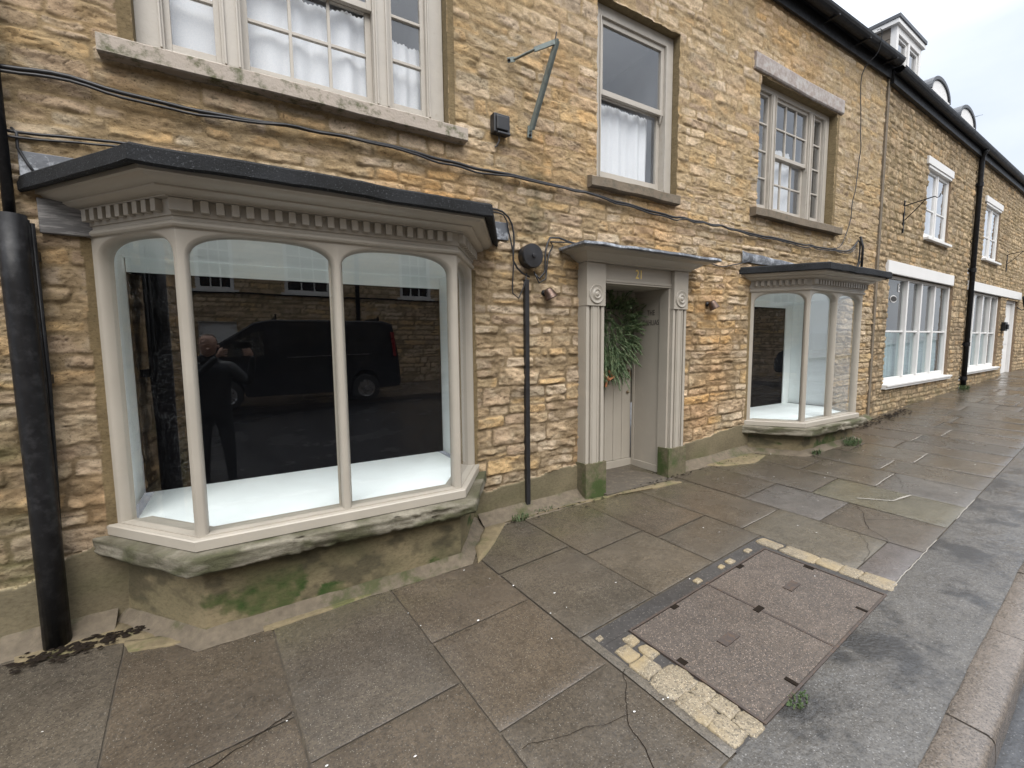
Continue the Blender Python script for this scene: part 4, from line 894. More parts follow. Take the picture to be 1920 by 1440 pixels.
def shopwin(t, s0, a, b, z0, z1, muls, label, mid, extra=None):
    a -= s0; b -= s0; f = MB(); y0, y1 = .05, .11
    f.box(a, a+.05, y0, y1, z0, z1); f.box(b-.09, b, y0-.01, y1, z0, z1); f.box(a+.05, b-.09, y0, y1, z0, z0+.10); f.box(a+.05, b-.09, y0+.01, y1, z1-.05, z1)
    for m in muls: f.box(m-s0-.035, m-s0+.035, y0-.02, y1, z0+.10, z1-.05)
    f.box(a+.05, b-.09, y0+.005, y1-.01, mid-.016, mid+.016)
    w = f.build('shop_window', 'white_paint', t, bevel=.003); lab(w, label)
    q = MB(); q.quad((a, y1-.02, z0), (b, y1-.02, z0), (b, y1-.02, z1), (a, y1-.02, z1)); q.build('pane', 'dusty_glass', w)
    s = MB(); s.box(a-.03, b+.05, -.10, y0, z0-.03, z0+.004); s.box(a-.03, b+.05, -.075, 0.0, z0-.075, z0-.03); s.build('sill', 'white_paint', w, bevel=.004)
    l = MB(); l.box(a-.17, b-.15 if b-s0 < 5 and s0 == 0 else b+2.35, -.05, .05, z1-.0, z1+.215); o = l.build('lintel', 'white_paint', t, bevel=.008); lab(o, 'long white painted lintel over the shop window')
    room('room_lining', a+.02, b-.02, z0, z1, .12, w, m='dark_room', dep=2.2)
    c = curtain('net_curtain', a+.03, b-.06, .20, z0+.02, mid-.02, '', 'net_blue', amp=.02, freq=26, parent=None)
    c.location = t.location; c.rotation_euler = t.rotation_euler
    return w, c
w, c = shopwin(T2, 0, .6, 4.35, -.82, 1.12, (1.72, 2.5, 3.32), 'four column white shop window of the middle house', .13); c['label'] = 'blue grey net curtain in the lower half of the middle shop window'
# oval sticker and paper sign inside the glass
sg = MB(); sg.lathe([(.16, 0), (.16, .004)], (1.18, .085, .72), (0, -1, 0), 32); o = sg.build('oval_sign', 'white_paint', w); o.scale = (1, 1, 1)
o.data.transform(Matrix.Translation((0, 0, .72)) @ Matrix.Diagonal((1, 1, .42, 1)) @ Matrix.Translation((0, 0, -.72)))
sg = MB(); sg.lathe([(.145, 0), (.145, .007)], (1.18, .085, .72), (0, -1, 0), 32); o2 = sg.build('oval_face', 'dark_room', w)
o2.data.transform(Matrix.Translation((0, 0, .72)) @ Matrix.Diagonal((1, 1, .34, 1)) @ Matrix.Translation((0, 0, -.72)))
text_mesh('lettering', 'E', .22, 'white_paint', w, Matrix.Translation((1.42, .084, .86)) @ Matrix.Rotation(R(90), 4, 'X'))
w, c = shopwin(T3, 5.36, 5.6, 8.75, -.80, 1.11, (6.36, 7.16, 7.94), 'four column white shop window of the farthest house', .12); c['label'] = 'blue grey net curtain in the lower half of the farthest shop window'
def casement(t, s0, a, b, z0, z1, label):
    a -= s0; b -= s0; f = MB(); frame_box(f, a, b, z0, z1, .02, .08, .05, .06, .06, .05); m = (a+b)/2; f.box(m-.035, m+.035, .015, .08, z0+.06, z1-.05)
    w = f.build('casement_window', 'white_paint', t, bevel=.003); lab(w, label)
    s = MB()
    for p, q in ((a+.05, m-.035), (m+.035, b-.06)):
        frame_box(s, p, q, z0+.06, z1-.05, .028, .065, .045, .045, .045, .045); s.box(p+.045, q-.045, .03, .06, (z0+z1)/2-.112, (z0+z1)/2-.088)
    s.build('light', 'white_paint', w, bevel=.002)
    q = MB(); q.quad((a+.06, .05, z0+.07), (b-.06, .05, z0+.07), (b-.06, .05, z1-.06), (a+.06, .05, z1-.06)); q.build('pane', 'old_glass', w)
    q = MB(); q.box(a-.03, b+.06, -.09, .02, z0-.045, z0+.0); q.build('sill', 'white_paint', w, bevel=.004)
    q = MB(); q.box(a-.12, b+.04, -.045, .02, z1+.01, z1+.15); q.box(a-.02, b-.02, -.03, .02, z1-.04, z1+.008); q.build('lintel', 'white_paint', w, bevel=.006)
    room('room_lining', a+.02, b-.02, z0, z1, .09, w)
    c = curtain('net_curtain', a+.07, b-.08, .16, z0+.06, z1-.06, '', amp=.01, freq=30); c.location = t.location; c.rotation_euler = t.rotation_euler; return c
casement(T2, 0, 2.2, 3.62, 1.92, 3.24, 'white two light casement of the middle house')['label'] = 'white curtain behind the upper casement of the middle house'
casement(T3, 5.36, 6.46, 7.95, 1.92, 3.23, 'white two light casement of the farthest house')['label'] = 'white curtain behind the upper casement of the farthest house'
s0 = 5.36
q = MB(); a, b = 9.45-s0, 10.9-s0
q.box(a, a+.08, .06, .15, -1.3, 1.06); q.box(b-.12, b, .04, .15, -1.3, 1.06); q.box(a+.08, b-.12, .06, .15, .99, 1.06)
q.build('door_frame', 'white_paint', T3, bevel=.003)
q = MB(); q.box(a+.08, b-.12, .11, .14, -1.28, .99); q.box(a+.2, (a+b)/2-.06, .10, .11, -1.1, -.4); q.box((a+b)/2+.04, b-.22, .10, .11, -1.1, -.4); q.box(a+.2, (a+b)/2-.06, .10, .11, -.2, .85); q.box((a+b)/2+.04, b-.22, .10, .11, -.2, .85)
lab(q.build('door', 'white_paint', T3, bevel=.004), 'white panelled street door')
q = MB(); q.box(9.02-s0, 9.30-s0, -.10, -.02, .18, .42); q.box(9.08-s0, 9.24-s0, -.14, -.10, .22, .36); o = q.build('letter_box', 'black_iron', None, bevel=.01); o.location = T3.location; o.rotation_euler = T3.rotation_euler; tag(o, 'small black box on the stone pier beside the white street door', 'letter box')
def rot_thing(o): o.location = T2.location; o.rotation_euler = T2.rotation_euler
# downpipe between the two houses
dw = empty('downpipe', 'tall black iron downpipe between the two far houses', 'downpipe', B3(5.45, 0, 0), TH)
q = MB(); q.tube([(-.10, -.16, 4.16), (-.08, -.12, 4.10), (-.03, -.085, 4.05), (0, -.075, 3.9), (0, -.075, -1.32)], .048, 14); q.build('pipe', 'black_iron', dw, smooth=True)
for z in (3.45, 1.55, -.15, -.95):
    q = MB(); q.tube([(0, -.075, z-.045), (0, -.075, z+.045)], .062, 14); q.box(-.09, .09, -.04, -.0, z-.02, z+.02); q.build('collar', 'black_iron', dw)
def iron_bracket(s, z, label):
    t = empty('hanging_bracket', label, 'bracket', B3(s, 0, z), TH, 'small black hanging brackets on the far houses')
    q = MB(); q.box(-.012, .012, -.03, -.01, -.36, .16); q.tube([(0, -.02, .10), (0, -.42, .16)], .009, 6); q.tube([(0, -.02, -.16), (0, -.18, .0), (0, -.30, .14)], .007, 6)
    q.tube([(0, -.42, .16), (0, -.45, .13), (0, -.48, .14), (0, -.49, .19)], .007, 6); q.lathe([(.015, 0), (.02, .015), (.003, .04)], (0, -.02, .16), (0, 0, 1), 8); q.build('arm', 'black_iron', t)
iron_bracket(1.05, 2.22, 'black iron hanging bracket beside the casement of the middle house')
iron_bracket(9.0, 2.15, 'black iron hanging bracket at the right edge on the farthest house')
lt = empty('carriage_lamp', 'dark pointed wall lantern right of the white street door', 'lamp', B3(10.9, 0, .9), TH)
q = MB(); q.lathe([(.01, 0), (.05, .05), (.09, .30), (.10, .32), (.04, .42), (.012, .50), (.004, .62)], (0, -.18, -.05), (0, 0, 1), 6); q.tube([(0, 0, 0), (0, -.1, -.1), (0, -.18, -.05)], .014, 6); q.build('lantern', 'black_iron', lt)

# dormers
def flat_dormer(t, s0, x0, x1, yf, zt):
    x0 -= s0; x1 -= s0; f = MB(); zb = 4.6; ov = .09
    f.box(x0+ov, x0+ov+.10, yf, yf+.10, zb, zt-.15); f.box(x1-ov-.10, x1-ov, yf, yf+.10, zb, zt-.15); f.box(x0+ov+.10, x1-ov-.10, yf, yf+.10, zt-.28, zt-.15)
    f.box((x0+x1)/2-.045, (x0+x1)/2+.045, yf, yf+.09, zb, zt-.28); f.box(x0+.015, x1-.015, yf-.045, yf+2.0, zt-.15, zt-.07)
    d = f.build('dormer', 'white_paint', t, bevel=.003); lab(d, 'square dormer with flat dark roof and slate cheeks')
    q = MB(); q.box(x0, x1, yf-.065, yf+2.1, zt-.07, zt-.0); q.build('dormer_roof', 'slate', d, bevel=.006)
    q = MB(); q.box(x1-ov-.05, x1-ov-.005, yf+.10, yf+2.0, zb-.2, zt-.15); q.build('cheek', 'dormer_slate', d)
    q = MB(); q.box(x0+ov+.005, x0+ov+.05, yf+.10, yf+2.0, zb-.2, zt-.15)
    for k in range(9): q.box(x0+ov-.012-.0, x0+ov+.005, yf+.10, yf+2.0, zt-.35-.15*k, zt-.345-.15*k+.13)
    q.build('cheek', 'dormer_slate', d)
    q = MB()
    for a, b in ((x0+ov+.10, (x0+x1)/2-.045), ((x0+x1)/2+.045, x1-ov-.10)): frame_box(q, a, b, zb, zt-.28, yf+.03, yf+.07, .05, .05, .06, .05)
    q.build('casement', 'white_paint', d, bevel=.002)
    q = MB(); q.quad((x0+ov+.1, yf+.06, zb), (x1-ov-.1, yf+.06, zb), (x1-ov-.1, yf+.06, zt-.28), (x0+ov+.1, yf+.06, zt-.28)); q.build('pane', 'old_glass', d)
    q = MB(); q.box(x0+ov+.06, x1-ov-.06, yf+.5, yf+.52, zb, zt-.22); q.build('blind', 'curtain', d)
flat_dormer(T2, 0, 1.76, 3.28, .5, 6.03)
def arch_dormer(t, s0, x0, x1, yf, zt, label):
    x0 -= s0; x1 -= s0; xc = (x0+x1)/2; w = (x1-x0)/2; rise = .36; zs_ = zt-rise; zb = 4.6
    def arc(wd, rs, n=16): return [(xc+wd*math.cos(a), zs_+rs*math.sin(a)) for a in np.linspace(0, math.pi, n)]
    f = MB(); pts = [(xc-w+.08, zb), (xc+w-.08, zb)]+arc(w-.08, rise-.06)
    f.prism(pts, lambda p: (p[0], yf+.03, p[1]), lambda p: (p[0], yf+1.6, p[1]))
    f.box(x0+.06, x0+.17, yf, yf+.06, zb, zs_); f.box(x1-.17, x1-.06, yf, yf+.06, zb, zs_); f.box(x0+.17, x1-.17, yf, yf+.06, zs_-.08, zs_); f.box(xc-.03, xc+.03, yf+.01, yf+.06, zb, zs_-.08)
    d = f.build('dormer', 'white_paint', t, bevel=.003); lab(d, label)
    q = MB(); po = arc(w+.04, rise+.02); pi_ = arc(w-.03, rise-.05)[::-1]; q.prism(po+pi_, lambda p: (p[0], yf-.0, p[1]), lambda p: (p[0], yf+1.9, p[1])); q.build('dormer_roof', 'slate', d)
    q = MB(); q.box(x0+.17, xc-.03, yf+.035, yf+.058, zb, zs_-.08); q.box(xc+.03, x1-.17, yf+.035, yf+.058, zb, zs_-.08); q.build('pane', 'black_board', d)
    q = MB()
    for a, b in ((x0+.17, xc-.03), (xc+.03, x1-.17)): frame_box(q, a, b, zb, zs_-.08, yf+.015, yf+.034, .04, .04, .04, .04); q.box(a+.04, b-.04, yf+.02, yf+.034, zs_-.30, zs_-.27)
    q.build('casement', 'white_paint', d)
arch_dormer(T2, 0, 4.0, 5.3, .5, 5.74, 'nearer round topped white dormer'); arch_dormer(T3, 5.36, 6.15, 7.5, .5, 5.72, 'farther round topped white dormer')
# tv aerial by the last dormer
q = MB(); q.tube([(9.2-5.36, 1.2, 5.2), (9.2-5.36, 1.2, 6.35)], .012, 6); q.tube([(9.0-5.36, .9, 6.2), (9.4-5.36, 1.5, 6.3)], .008, 5)
for k in range(5): q.tube([(9.05-5.36+.08*k, .7+.12*k, 6.2+.02*k), (8.95-5.36+.08*k, 1.15+.12*k, 6.2+.02*k)], .005, 4)
o = q.build('aerial', 'steel', None); o.location = T3.location; o.rotation_euler = T3.rotation_euler; tag(o, 'thin television aerial on the farthest roof beside a dormer', 'aerial')

# ------------------------------------------------------------------ ground
U = [-6.0, -5.35, -4.7, -4.03, -3.37, -2.7, -2.02, -1.35, -.67, .01, .69, 1.355, 2.01, 2.665, 3.33, 3.985, 4.64, 5.31, 5.97, 6.55, 7.20, 7.75, 8.36, 9.0, 9.62, 10.3, 11.0, 11.65, 12.3, 13.05, 13.7, 14.4, 15.0, 15.7, 16.4, 17.1, 17.8, 18.5, 19.2, 19.9, 20.6, 21.3, 22, 22.7, 23.4, 24.1, 24.8, 25.5, 26.2, 26.9, 27.6]
VB = {8: [1.33], 9: [1.60], 10: [1.27, 1.93], 11: [.93, 1.73], 12: [1.095, 1.73], 13: [1.24, 1.73], 14: [1.57, 2.35], 15: [1.25, 1.89], 16: [1.57], 17: [1.20, 1.89], 18: [1.735], 19: [1.25, 1.90], 20: [1.55], 21: [1.60], 22: [1.78]}
cols_ = [(.078, .064, .049), (.080, .064, .048), (.075, .063, .050), (.084, .070, .053), (.073, .062, .049), (.080, .068, .054)]
special = {(16, 1): (.104, .094, .066), (15, 1): (.092, .083, .076), (14, 1): (.092, .080, .061), (14, 2): (.100, .089, .086), (17, 2): (.088, .080, .072)}
VE = 2.56
def slab(mb, cl, u0, u1, v0, v1, c, rr):
    g = .0045; n = max(2, int((u1-u0)/.09)); m = max(2, int((v1-v0)/.09)); tl = [rr.uniform(-.0015, .0015) for _ in range(3)]
    us = [u0+g, u0+g+.006]+[u0+(u1-u0)*i/n for i in range(1, n)]+[u1-g-.006, u1-g]; vs_ = [v0+g, v0+g+.006]+[v0+(v1-v0)*i/m for i in range(1, m)]+[v1-g-.006, v1-g]
    base = len(mb.v); V = []
    for j, v in enumerate(vs_):
        for i, u in enumerate(us):
            e = -.002 if i in (0, len(us)-1) or j in (0, len(vs_)-1) else 0
            fu = (u-u0)/(u1-u0)-.5; fv = (v-v0)/(v1-v0)-.5
            un = .004*(fb1(u*2, v*2, 3)-.5)
            ju = (fb1(u*4, v*4, 15)-.5)*.006 if i in (0, 1, len(us)-2, len(us)-1) else 0
            jv = (fb1(u*4, v*4, 16)-.5)*.006 if j in (0, 1, len(vs_)-2, len(vs_)-1) else 0
            V.append(GP(u+ju, v+jv, tl[0]+tl[1]*fu*2+tl[2]*fv*2+e+un))
            damp = max(0, 1-max(0, (v-.62))/.35)*.5 if 0 < u < 9 else 0
            gn = fb1(u*3, v*4, 8); k = damp*max(0, min(1, gn*3-.9))
            cl.append(mix3(c, (.085, .078, .038), k))
    W = len(us); mb.add(V, [(j*W+i, (j+1)*W+i, (j+1)*W+i+1, j*W+i+1) for j in range(len(vs_)-1) for i in range(W-1)])
mb = MB(); cl = []; rr = random.Random(4)
crack_lines = []
for k in range(len(U)-1):
    v0 = .0 if k < 8 else -.2
    if U[k] > 8.5: v0 = .35
    vb = VB.get(k, [rr.uniform(.9, 1.9)]+([rr.uniform(2.0, 2.2)] if rr.random() < .2 else []))
    ed = [v0]+vb+[VE]
    if k in (12, 13): ed = [v0, VB[k][0], 1.72]
    if k == 11: ed = [v0, .93, 1.72]
    for j in range(len(ed)-1):
        c = special.get((k, j), rr.choice(cols_)); f = rr.uniform(.92, 1.1)
        slab(mb, cl, U[k], U[k+1], ed[j], ed[j+1], tuple(x*f for x in c), rr)
# make up pieces around the inspection cover
slab(mb, cl, 1.355, 1.415, 1.72, VE, (.11, .098, .082), rr); slab(mb, cl, 2.90+.47, 3.33+.045, 1.72, VE, (.13, .115, .1), rr) if False else None
pv = mb.build('pavement', 'flagstone', None, smooth=True); structure(pv)
at = pv.data.color_attributes.new('Col', 'FLOAT_COLOR', 'POINT'); at.data.foreach_set('color', [x for c in cl for x in (*c, 1)])
pv.data.set_sharp_from_angle(angle=R(60))
def strip(name, m, u0, u1, v0, v1, dz, nu=2, nv=2, kind=True, fz=None):
    b = MB(); us = np.linspace(u0, u1, nu); vs_ = np.linspace(v0, v1, nv)
    b.add([GP(u, v, dz+(fz(u, v) if fz else 0)) for v in vs_ for u in us], [(j*nu+i, (j+1)*nu+i, (j+1)*nu+i+1, j*nu+i+1) for j in range(nv-1) for i in range(nu-1)])
    o = b.build(name, m, None, smooth=True); return structure(o) if kind else o
strip('pavement_bed', 'joint', -6, 28, -.6, 3.02, -.013)
strip('asphalt_strip', 'asphalt', -6, 28, 2.565, 3.0, .0, 340, 12, fz=lambda u, v: .008*(fb1(u*2.2, v*3, 6)-.5)+.003*(fb1(u*9, v*9, 7)-.5))
# kerb stones
kb = MB(); u = -6.0; rr = random.Random(9)
while u < 28:
    L = .92; g = .006; h0 = rr.uniform(-.003, .003); n = 8; sec = [(3.0, -.05), (3.0, .004), (3.008, .010), (3.125, .008), (3.142, .001), (3.150, -.014), (3.156, -.125)]
    vs = []
    for i in range(n+1):
        uu = u+g+(L-2*g)*i/n
        for v, dz in sec: vs.append(GP(uu, v+(fb1(uu*5, v*9, 4)-.5)*.010, dz+h0+(fb1(uu*4, v*7, 5)-.5)*.006))
    S = len(sec); kb.add(vs, [(i*S+j, i*S+j+1, (i+1)*S+j+1, (i+1)*S+j) for i in range(n) for j in range(S-1)]+[tuple(range(S)), tuple(range(n*S, n*S+S))[::-1]])
    u += L
structure(kb.build('kerb', 'kerb_stone', None, smooth=True)).data.set_sharp_from_angle(angle=R(50))
def road_z(u, v): return -.105+(v-3.15)*(.03+.034)
rb = MB(); us = np.linspace(-40, 60, 120); vs_ = [2.95, 3.3, 3.6, 4, 5, 6, 7, 8, 9, 9.5]
rb.add([GP(u, v, road_z(u, v)) for v in vs_ for u in us], [(j*120+i, (j+1)*120+i, (j+1)*120+i+1, j*120+i+1) for j in range(len(vs_)-1) for i in range(119)])
structure(rb.build('road', 'road_wet', None, smooth=True))
fb = MB(); z1 = road_z(0, 9.5)+.10
fb.add([GP(-40, 9.5, z1-.2), GP(60, 9.5, z1-.2), GP(60, 9.5, z1), GP(-40, 9.5, z1), GP(60, 12.5, z1+.2), GP(-40, 12.5, z1+.2)], [(0, 1, 2, 3), (3, 2, 4, 5)])
structure(fb.build('far_pavement', 'kerb_stone'))
gb = MB(); gb.add([(-300, -300, -11), (300, -300, 5), (300, 300, 5.), (-300, 300, -11)], [(0, 1, 2, 3)]); gb.v = [(x, y, -2.4+.02*x) for x, y, z in gb.v]
structure(gb.build('ground', 'asphalt'))

# fillets and spilled mortar at the foot of the wall (parts of the house)
fl = MB(); path = [(-.735, 0), (-.27, -.545), (1.295, -.545), (1.69, 0)]
def gzs(x, y): return gz(x, y)
prof = [(-.06, .07), (-.02, .055), (.004, .024), (.035, .009), (.062, .003)]
sweep(fl, path, prof, sub=.04); fl.v = [(x, y, gz(x, y)+z+(fb1(x*6, y*6, 4)-.5)*.018) for x, y, z in fl.v]
lab(fl.build('cement_fillet', 'fillet', house, smooth=True), 'cement fillet round the foot of the near bay')
fl = MB(); path = [(5.53, 0), (5.97, -.53), (7.40, -.53), (7.82, 0)]
sweep(fl, path, prof, sub=.05); fl.v = [(x, y, gz(x, y)+z*.8+(fb1(x*6, y*6, 4)-.5)*.02) for x, y, z in fl.v]
lab(fl.build('cement_fillet', 'fillet', house, smooth=True), 'cement fillet round the foot of the far bay')
for (a, b, w) in ((-3.4, -.72, .14), (1.66, 2.78, .17), (4.19, 5.6, .12), (7.8, 9.1, .08)):
    fl = MB(); n = int((b-a)/.04); vs = []
    for i in range(n+1):
        x = a+(b-a)*i/n; ww = w*(.7+.7*fb1(x*4, 3, 7))
        for t, z in ((0, .085), (.25, .055), (.6, .022), (1, .001)): y_ = -.015-ww*t; vs.append((x, y_, gz(x, y_)+z+(fb1(x*7, t*3, 9)-.5)*.014*(1-t)))
    fl.add(vs, [(i*4+j, i*4+j+1, (i+1)*4+j+1, (i+1)*4+j) for i in range(n) for j in range(3)])
    fl.build('cement_fillet', 'fillet', house, smooth=True)
def patch(name, pts, m, dz, label, sub=14, edge=.008, seed=1):
    """irregular thin patch on the pavement from a plan outline (x, y)"""
    c = Vector((sum(p[0] for p in pts)/len(pts), sum(p[1] for p in pts)/len(pts))); ring = []
    for i in range(len(pts)):
        a = Vector(pts[i]); b_ = Vector(pts[(i+1) % len(pts)]); k = max(1, int((b_-a).length/.03))
        for j in range(k):
            p = a.lerp(b_, j/k); n = (fb1(p.x*14, p.y*14, seed)-.5)*edge*4; ring.append(p+(p-c).normalized()*n)
    mb = MB(); vs = []; L = len(ring)
    for f, d in ((1, -.006), (.97, dz), (.6, dz+.001), (.25, dz)):
        for p in ring: q = c+(p-c)*f; vs.append((q.x, q.y, gz(q.x, q.y)+d+(fb1(q.x*9, q.y*9, seed+2)-.5)*.003*(f < .99)))
    vs.append((c.x, c.y, gz(c.x, c.y)+dz))
    fs = [(k*L+i, k*L+(i+1) % L, (k+1)*L+(i+1) % L, (k+1)*L+i) for k in range(3) for i in range(L)]+[(3*L+i, 3*L+(i+1) % L, 4*L) for i in range(L)]
    mb.add(vs, fs); return mb
p = patch('p', [(-.66, -.16), (-.30, -.47), (-.62, -.30), (-.73, -.28)], 'ochre_fillet', .008, '')
for i, pts in enumerate([[(-1.15, -.10), (-.70, -.05), (-.42, -.40), (-.66, -.30), (-.75, -.27), (-1.1, -.22)], [(-.66, -.29), (-.38, -.40), (-.30, -.50), (-.45, -.47), (-.62, -.41)],
                         [(.02, -.62), (.62, -.60), (.64, -.56), (0.0, -.55)], [(1.72, -.16), (2.2, -.14), (2.8, -.20), (3.2, -.23), (3.55, -.30), (3.95, -.33), (3.9, -.24), (3.0, -.18), (2.2, -.06), (1.7, -.04)],
                         [(4.55, -.08), (5.5, -.05), (5.6, -.28), (5.2, -.38), (4.8, -.26)], [(1.70, -.10), (1.86, -.16), (1.50, -.52), (1.36, -.62), (1.44, -.42)]]):
    q = patch('p', pts, '', .007+.001*i, '', seed=i+1); q.build('mortar_patch', 'ochre_fillet', house, smooth=True)

# ------------------------------------------------------------------ inspection cover with sett border
mh = empty('manhole_cover', 'large double rectangular inspection cover filled with concrete, edged with yellow setts', 'manhole cover', GP(2.35, 2.2))
def ubox(mb, u0, u1, v0, v1, d0, d1, n=1):
    vs = [GP(u, v, d) for d in (d0, d1) for v in (v0, v1) for u in (u0, u1)]; mb.add(vs, [(0, 1, 3, 2), (4, 6, 7, 5), (0, 4, 5, 1), (2, 3, 7, 6), (0, 2, 6, 4), (1, 5, 7, 3)])
def relu(mb, name, m, **k): return rel(mb, mh, name, m, **k)
a, b, c0, c1 = 1.615, 3.14, 1.835, 2.572
f = MB(); w = .012
ubox(f, a, b, c0, c0+w, -.05, .006); ubox(f, a, b, c1-w, c1, -.05, .006); ubox(f, a, a+w, c0+w, c1-w, -.05, .006); ubox(f, b-w, b, c0+w, c1-w, -.05, .006); ubox(f, 2.370, 2.384, c0+w, c1-w, -.05, .003)
relu(f, 'cover_frame', 'rusty_iron')
def infill(u0, u1, label):
    n = 16; m_ = 16; b_ = MB(); us = np.linspace(u0, u1, n); vs_ = np.linspace(c0+w+.004, c1-w-.004, m_)
    b_.add([GP(u, v, .001+.004*(fb1(u*6, v*6, 5)-.5)) for v in vs_ for u in us], [(j*n+i, (j+1)*n+i, (j+1)*n+i+1, j*n+i+1) for j in range(m_-1) for i in range(n-1)])
    lab(relu(b_, 'infill_panel', 'concrete_infill', smooth=True), label)
infill(a+w+.003, 2.367, 'near concrete panel'); infill(2.387, b-w-.003, 'far concrete panel')
for u, v, l_ in ((1.99, 2.20, 'near'), (2.78, 2.18, 'far')):
    q = MB(); ubox(q, u-.065, u+.065, v-.028, v+.028, .0, .0065); q2 = relu(q, 'name_plate', 'rusty_iron'); lab(q2, l_+' worn metal plate')
for u, v, du, dv in ((2.377, 2.17, .036, .017), (1.645, 2.15, .022, .022), (3.110, 2.15, .018, .030), (2.0, 1.862, .026, .014), (2.75, 1.862, .030, .014), (1.95, 2.530, .011, .028), (2.85, 2.530, .010, .028)):
    q = MB(); ubox(q, u-du, u+du, v-dv, v+dv, .0, .0048); relu(q, 'key_slot', 'leaf_dark')
q = MB(); n = 90; us = np.linspace(1.36, 3.36, n); vs_ = np.linspace(1.725, 1.832, 5)
q.add([GP(u, v, -.003+.006*(fb1(u*9, v*20, 3)-.5)) for v in vs_ for u in us], [(j*n+i, (j+1)*n+i, (j+1)*n+i+1, j*n+i+1) for j in range(4) for i in range(n-1)])
us = np.linspace(1.40, 1.613, 8); vs_ = np.linspace(1.832, 2.60, 20); q.add([GP(u, v, -.004+.004*(fb1(u*9, v*9, 3)-.5)) for v in vs_ for u in us], [(j*8+i, (j+1)*8+i, (j+1)*8+i+1, j*8+i+1) for j in range(19) for i in range(7)])
us = np.linspace(3.142, 3.36, 8); q.add([GP(u, v, -.004+.004*(fb1(u*9, v*9, 3)-.5)) for v in vs_ for u in us], [(j*8+i, (j+1)*8+i, (j+1)*8+i+1, j*8+i+1) for j in range(19) for i in range(7)])
relu(q, 'tarmac_surround', 'dark_fill', smooth=True)
def sett(mb, u0, u1, v0, v1, seed, rnd=.4):
    n = 28; vs = []; uc, vc = (u0+u1)/2, (v0+v1)/2
    for k, (f, d) in enumerate(((1.0, -.004), (.97, .004), (.85, .006), (.4, .007))):
        for i in range(n):
            t = 2*math.pi*i/n; c_, s_ = math.cos(t), math.sin(t); e = .30; x = math.copysign(abs(c_)**e, c_)*(u1-u0)/2; y_ = math.copysign(abs(s_)**e, s_)*(v1-v0)/2
            r = 1.06+(fb1(uc*5+c_*2.5, vc*5+s_*2.5, seed)-.5)*.36; u = uc+x*f*r; v = vc+y_*f*r; vs.append(GP(u, v, d+(fb1(u*20, v*20, 3)-.5)*.005))
    vs.append(GP(uc, vc, .007)); mb.add(vs, [(k*n+i, k*n+(i+1) % n, (k+1)*n+(i+1) % n, (k+1)*n+i) for k in range(3) for i in range(n)]+[(3*n+i, 3*n+(i+1) % n, 4*n) for i in range(n)])
L1 = [(1.43, 1.52, 1.90, 2.00), (1.53, 1.60, 1.86, 1.93), (1.54, 1.605, 1.96, 2.05), (1.415, 1.535, 2.005, 2.12), (1.41, 1.60, 2.125, 2.27), (1.405, 1.51, 2.275, 2.42), (1.515, 1.605, 2.275, 2.36), (1.52, 1.61, 2.365, 2.47), (1.41, 1.515, 2.425, 2.55), (1.52, 1.605, 2.475, 2.575)]
L2 = [(3.19, 3.30, 1.75, 1.90), (3.19, 3.32, 1.92, 2.14), (3.21, 3.33, 2.145, 2.28), (3.21, 3.34, 2.285, 2.40), (3.21, 3.35, 2.405, 2.57)]
L3 = [(1.42, 1.46, 1.77, 1.80), (2.33, 2.39, 1.765, 1.805), (2.62, 2.67, 1.77, 1.80), (2.73, 2.80, 1.76, 1.805), (2.98, 3.04, 1.76, 1.80)]
for i, q_ in enumerate(L1): q = MB(); sett(q, *q_, i); relu(q, 'sett', 'sett_stone', smooth=True)
for i, q_ in enumerate(L2+L3): q = MB(); sett(q, *q_, i+20); relu(q, 'sett', 'sett_stone', smooth=True)
# cracks in the flags: thin ragged dark ribbons let into the pavement (part of the structure)
def crack(mb, pts, w=.006, seed=1, wig=.05):
    P = []; 
    for (a, b_) in zip(pts, pts[1:]):
        a = Vector(a); b_ = Vector(b_); k = max(2, int((b_-a).length/.025))
        for j in range(k): p = a.lerp(b_, j/k); P.append(p+Vector(((fb1(p.x*11, p.y*11, seed)-.5)*wig, (fb1(p.x*11, p.y*11, seed+4)-.5)*wig)))
    P.append(Vector(pts[-1])); vs = []
    for i, p in enumerate(P):
        t = (P[min(i+1, len(P)-1)]-P[max(i-1, 0)]).normalized(); n = Vector((-t.y, t.x))*w*.5*(.5+fb1(p.x*9, p.y*9, 2))
        vs += [GP(*(p+n), .0048), GP(*(p-n), .0048)]
    mb.add(vs, [(2*i, 2*i+1, 2*i+3, 2*i+2) for i in range(len(P)-1)])
ck = MB(); 
for pts, w_ in (([(1.38, 2.02), (1.15, 2.22), (1.02, 2.6)], .008), ([(1.18, 2.2), (.72, 2.05)], .005), ([(4.02, 2.35), (4.10, 2.2), (4.35, 2.1), (4.63, 1.95)], .008), ([(4.30, 2.12), (4.63, 2.35)], .006), ([(3.42, 2.36), (3.70, 2.33), (4.0, 2.15)], .005), ([(.0, 1.30), (-.3, 1.38), (-.66, 1.52)], .010), ([(6.6, 1.5), (7.0, 1.75), (7.2, 2.1)], .006), ([(5.4, 2.1), (5.7, 2.0), (5.95, 1.85)], .006)): crack(ck, pts, w_*.42, 3)
structure(ck.build('pavement_cracks', 'leaf_dark'))
ck = MB()
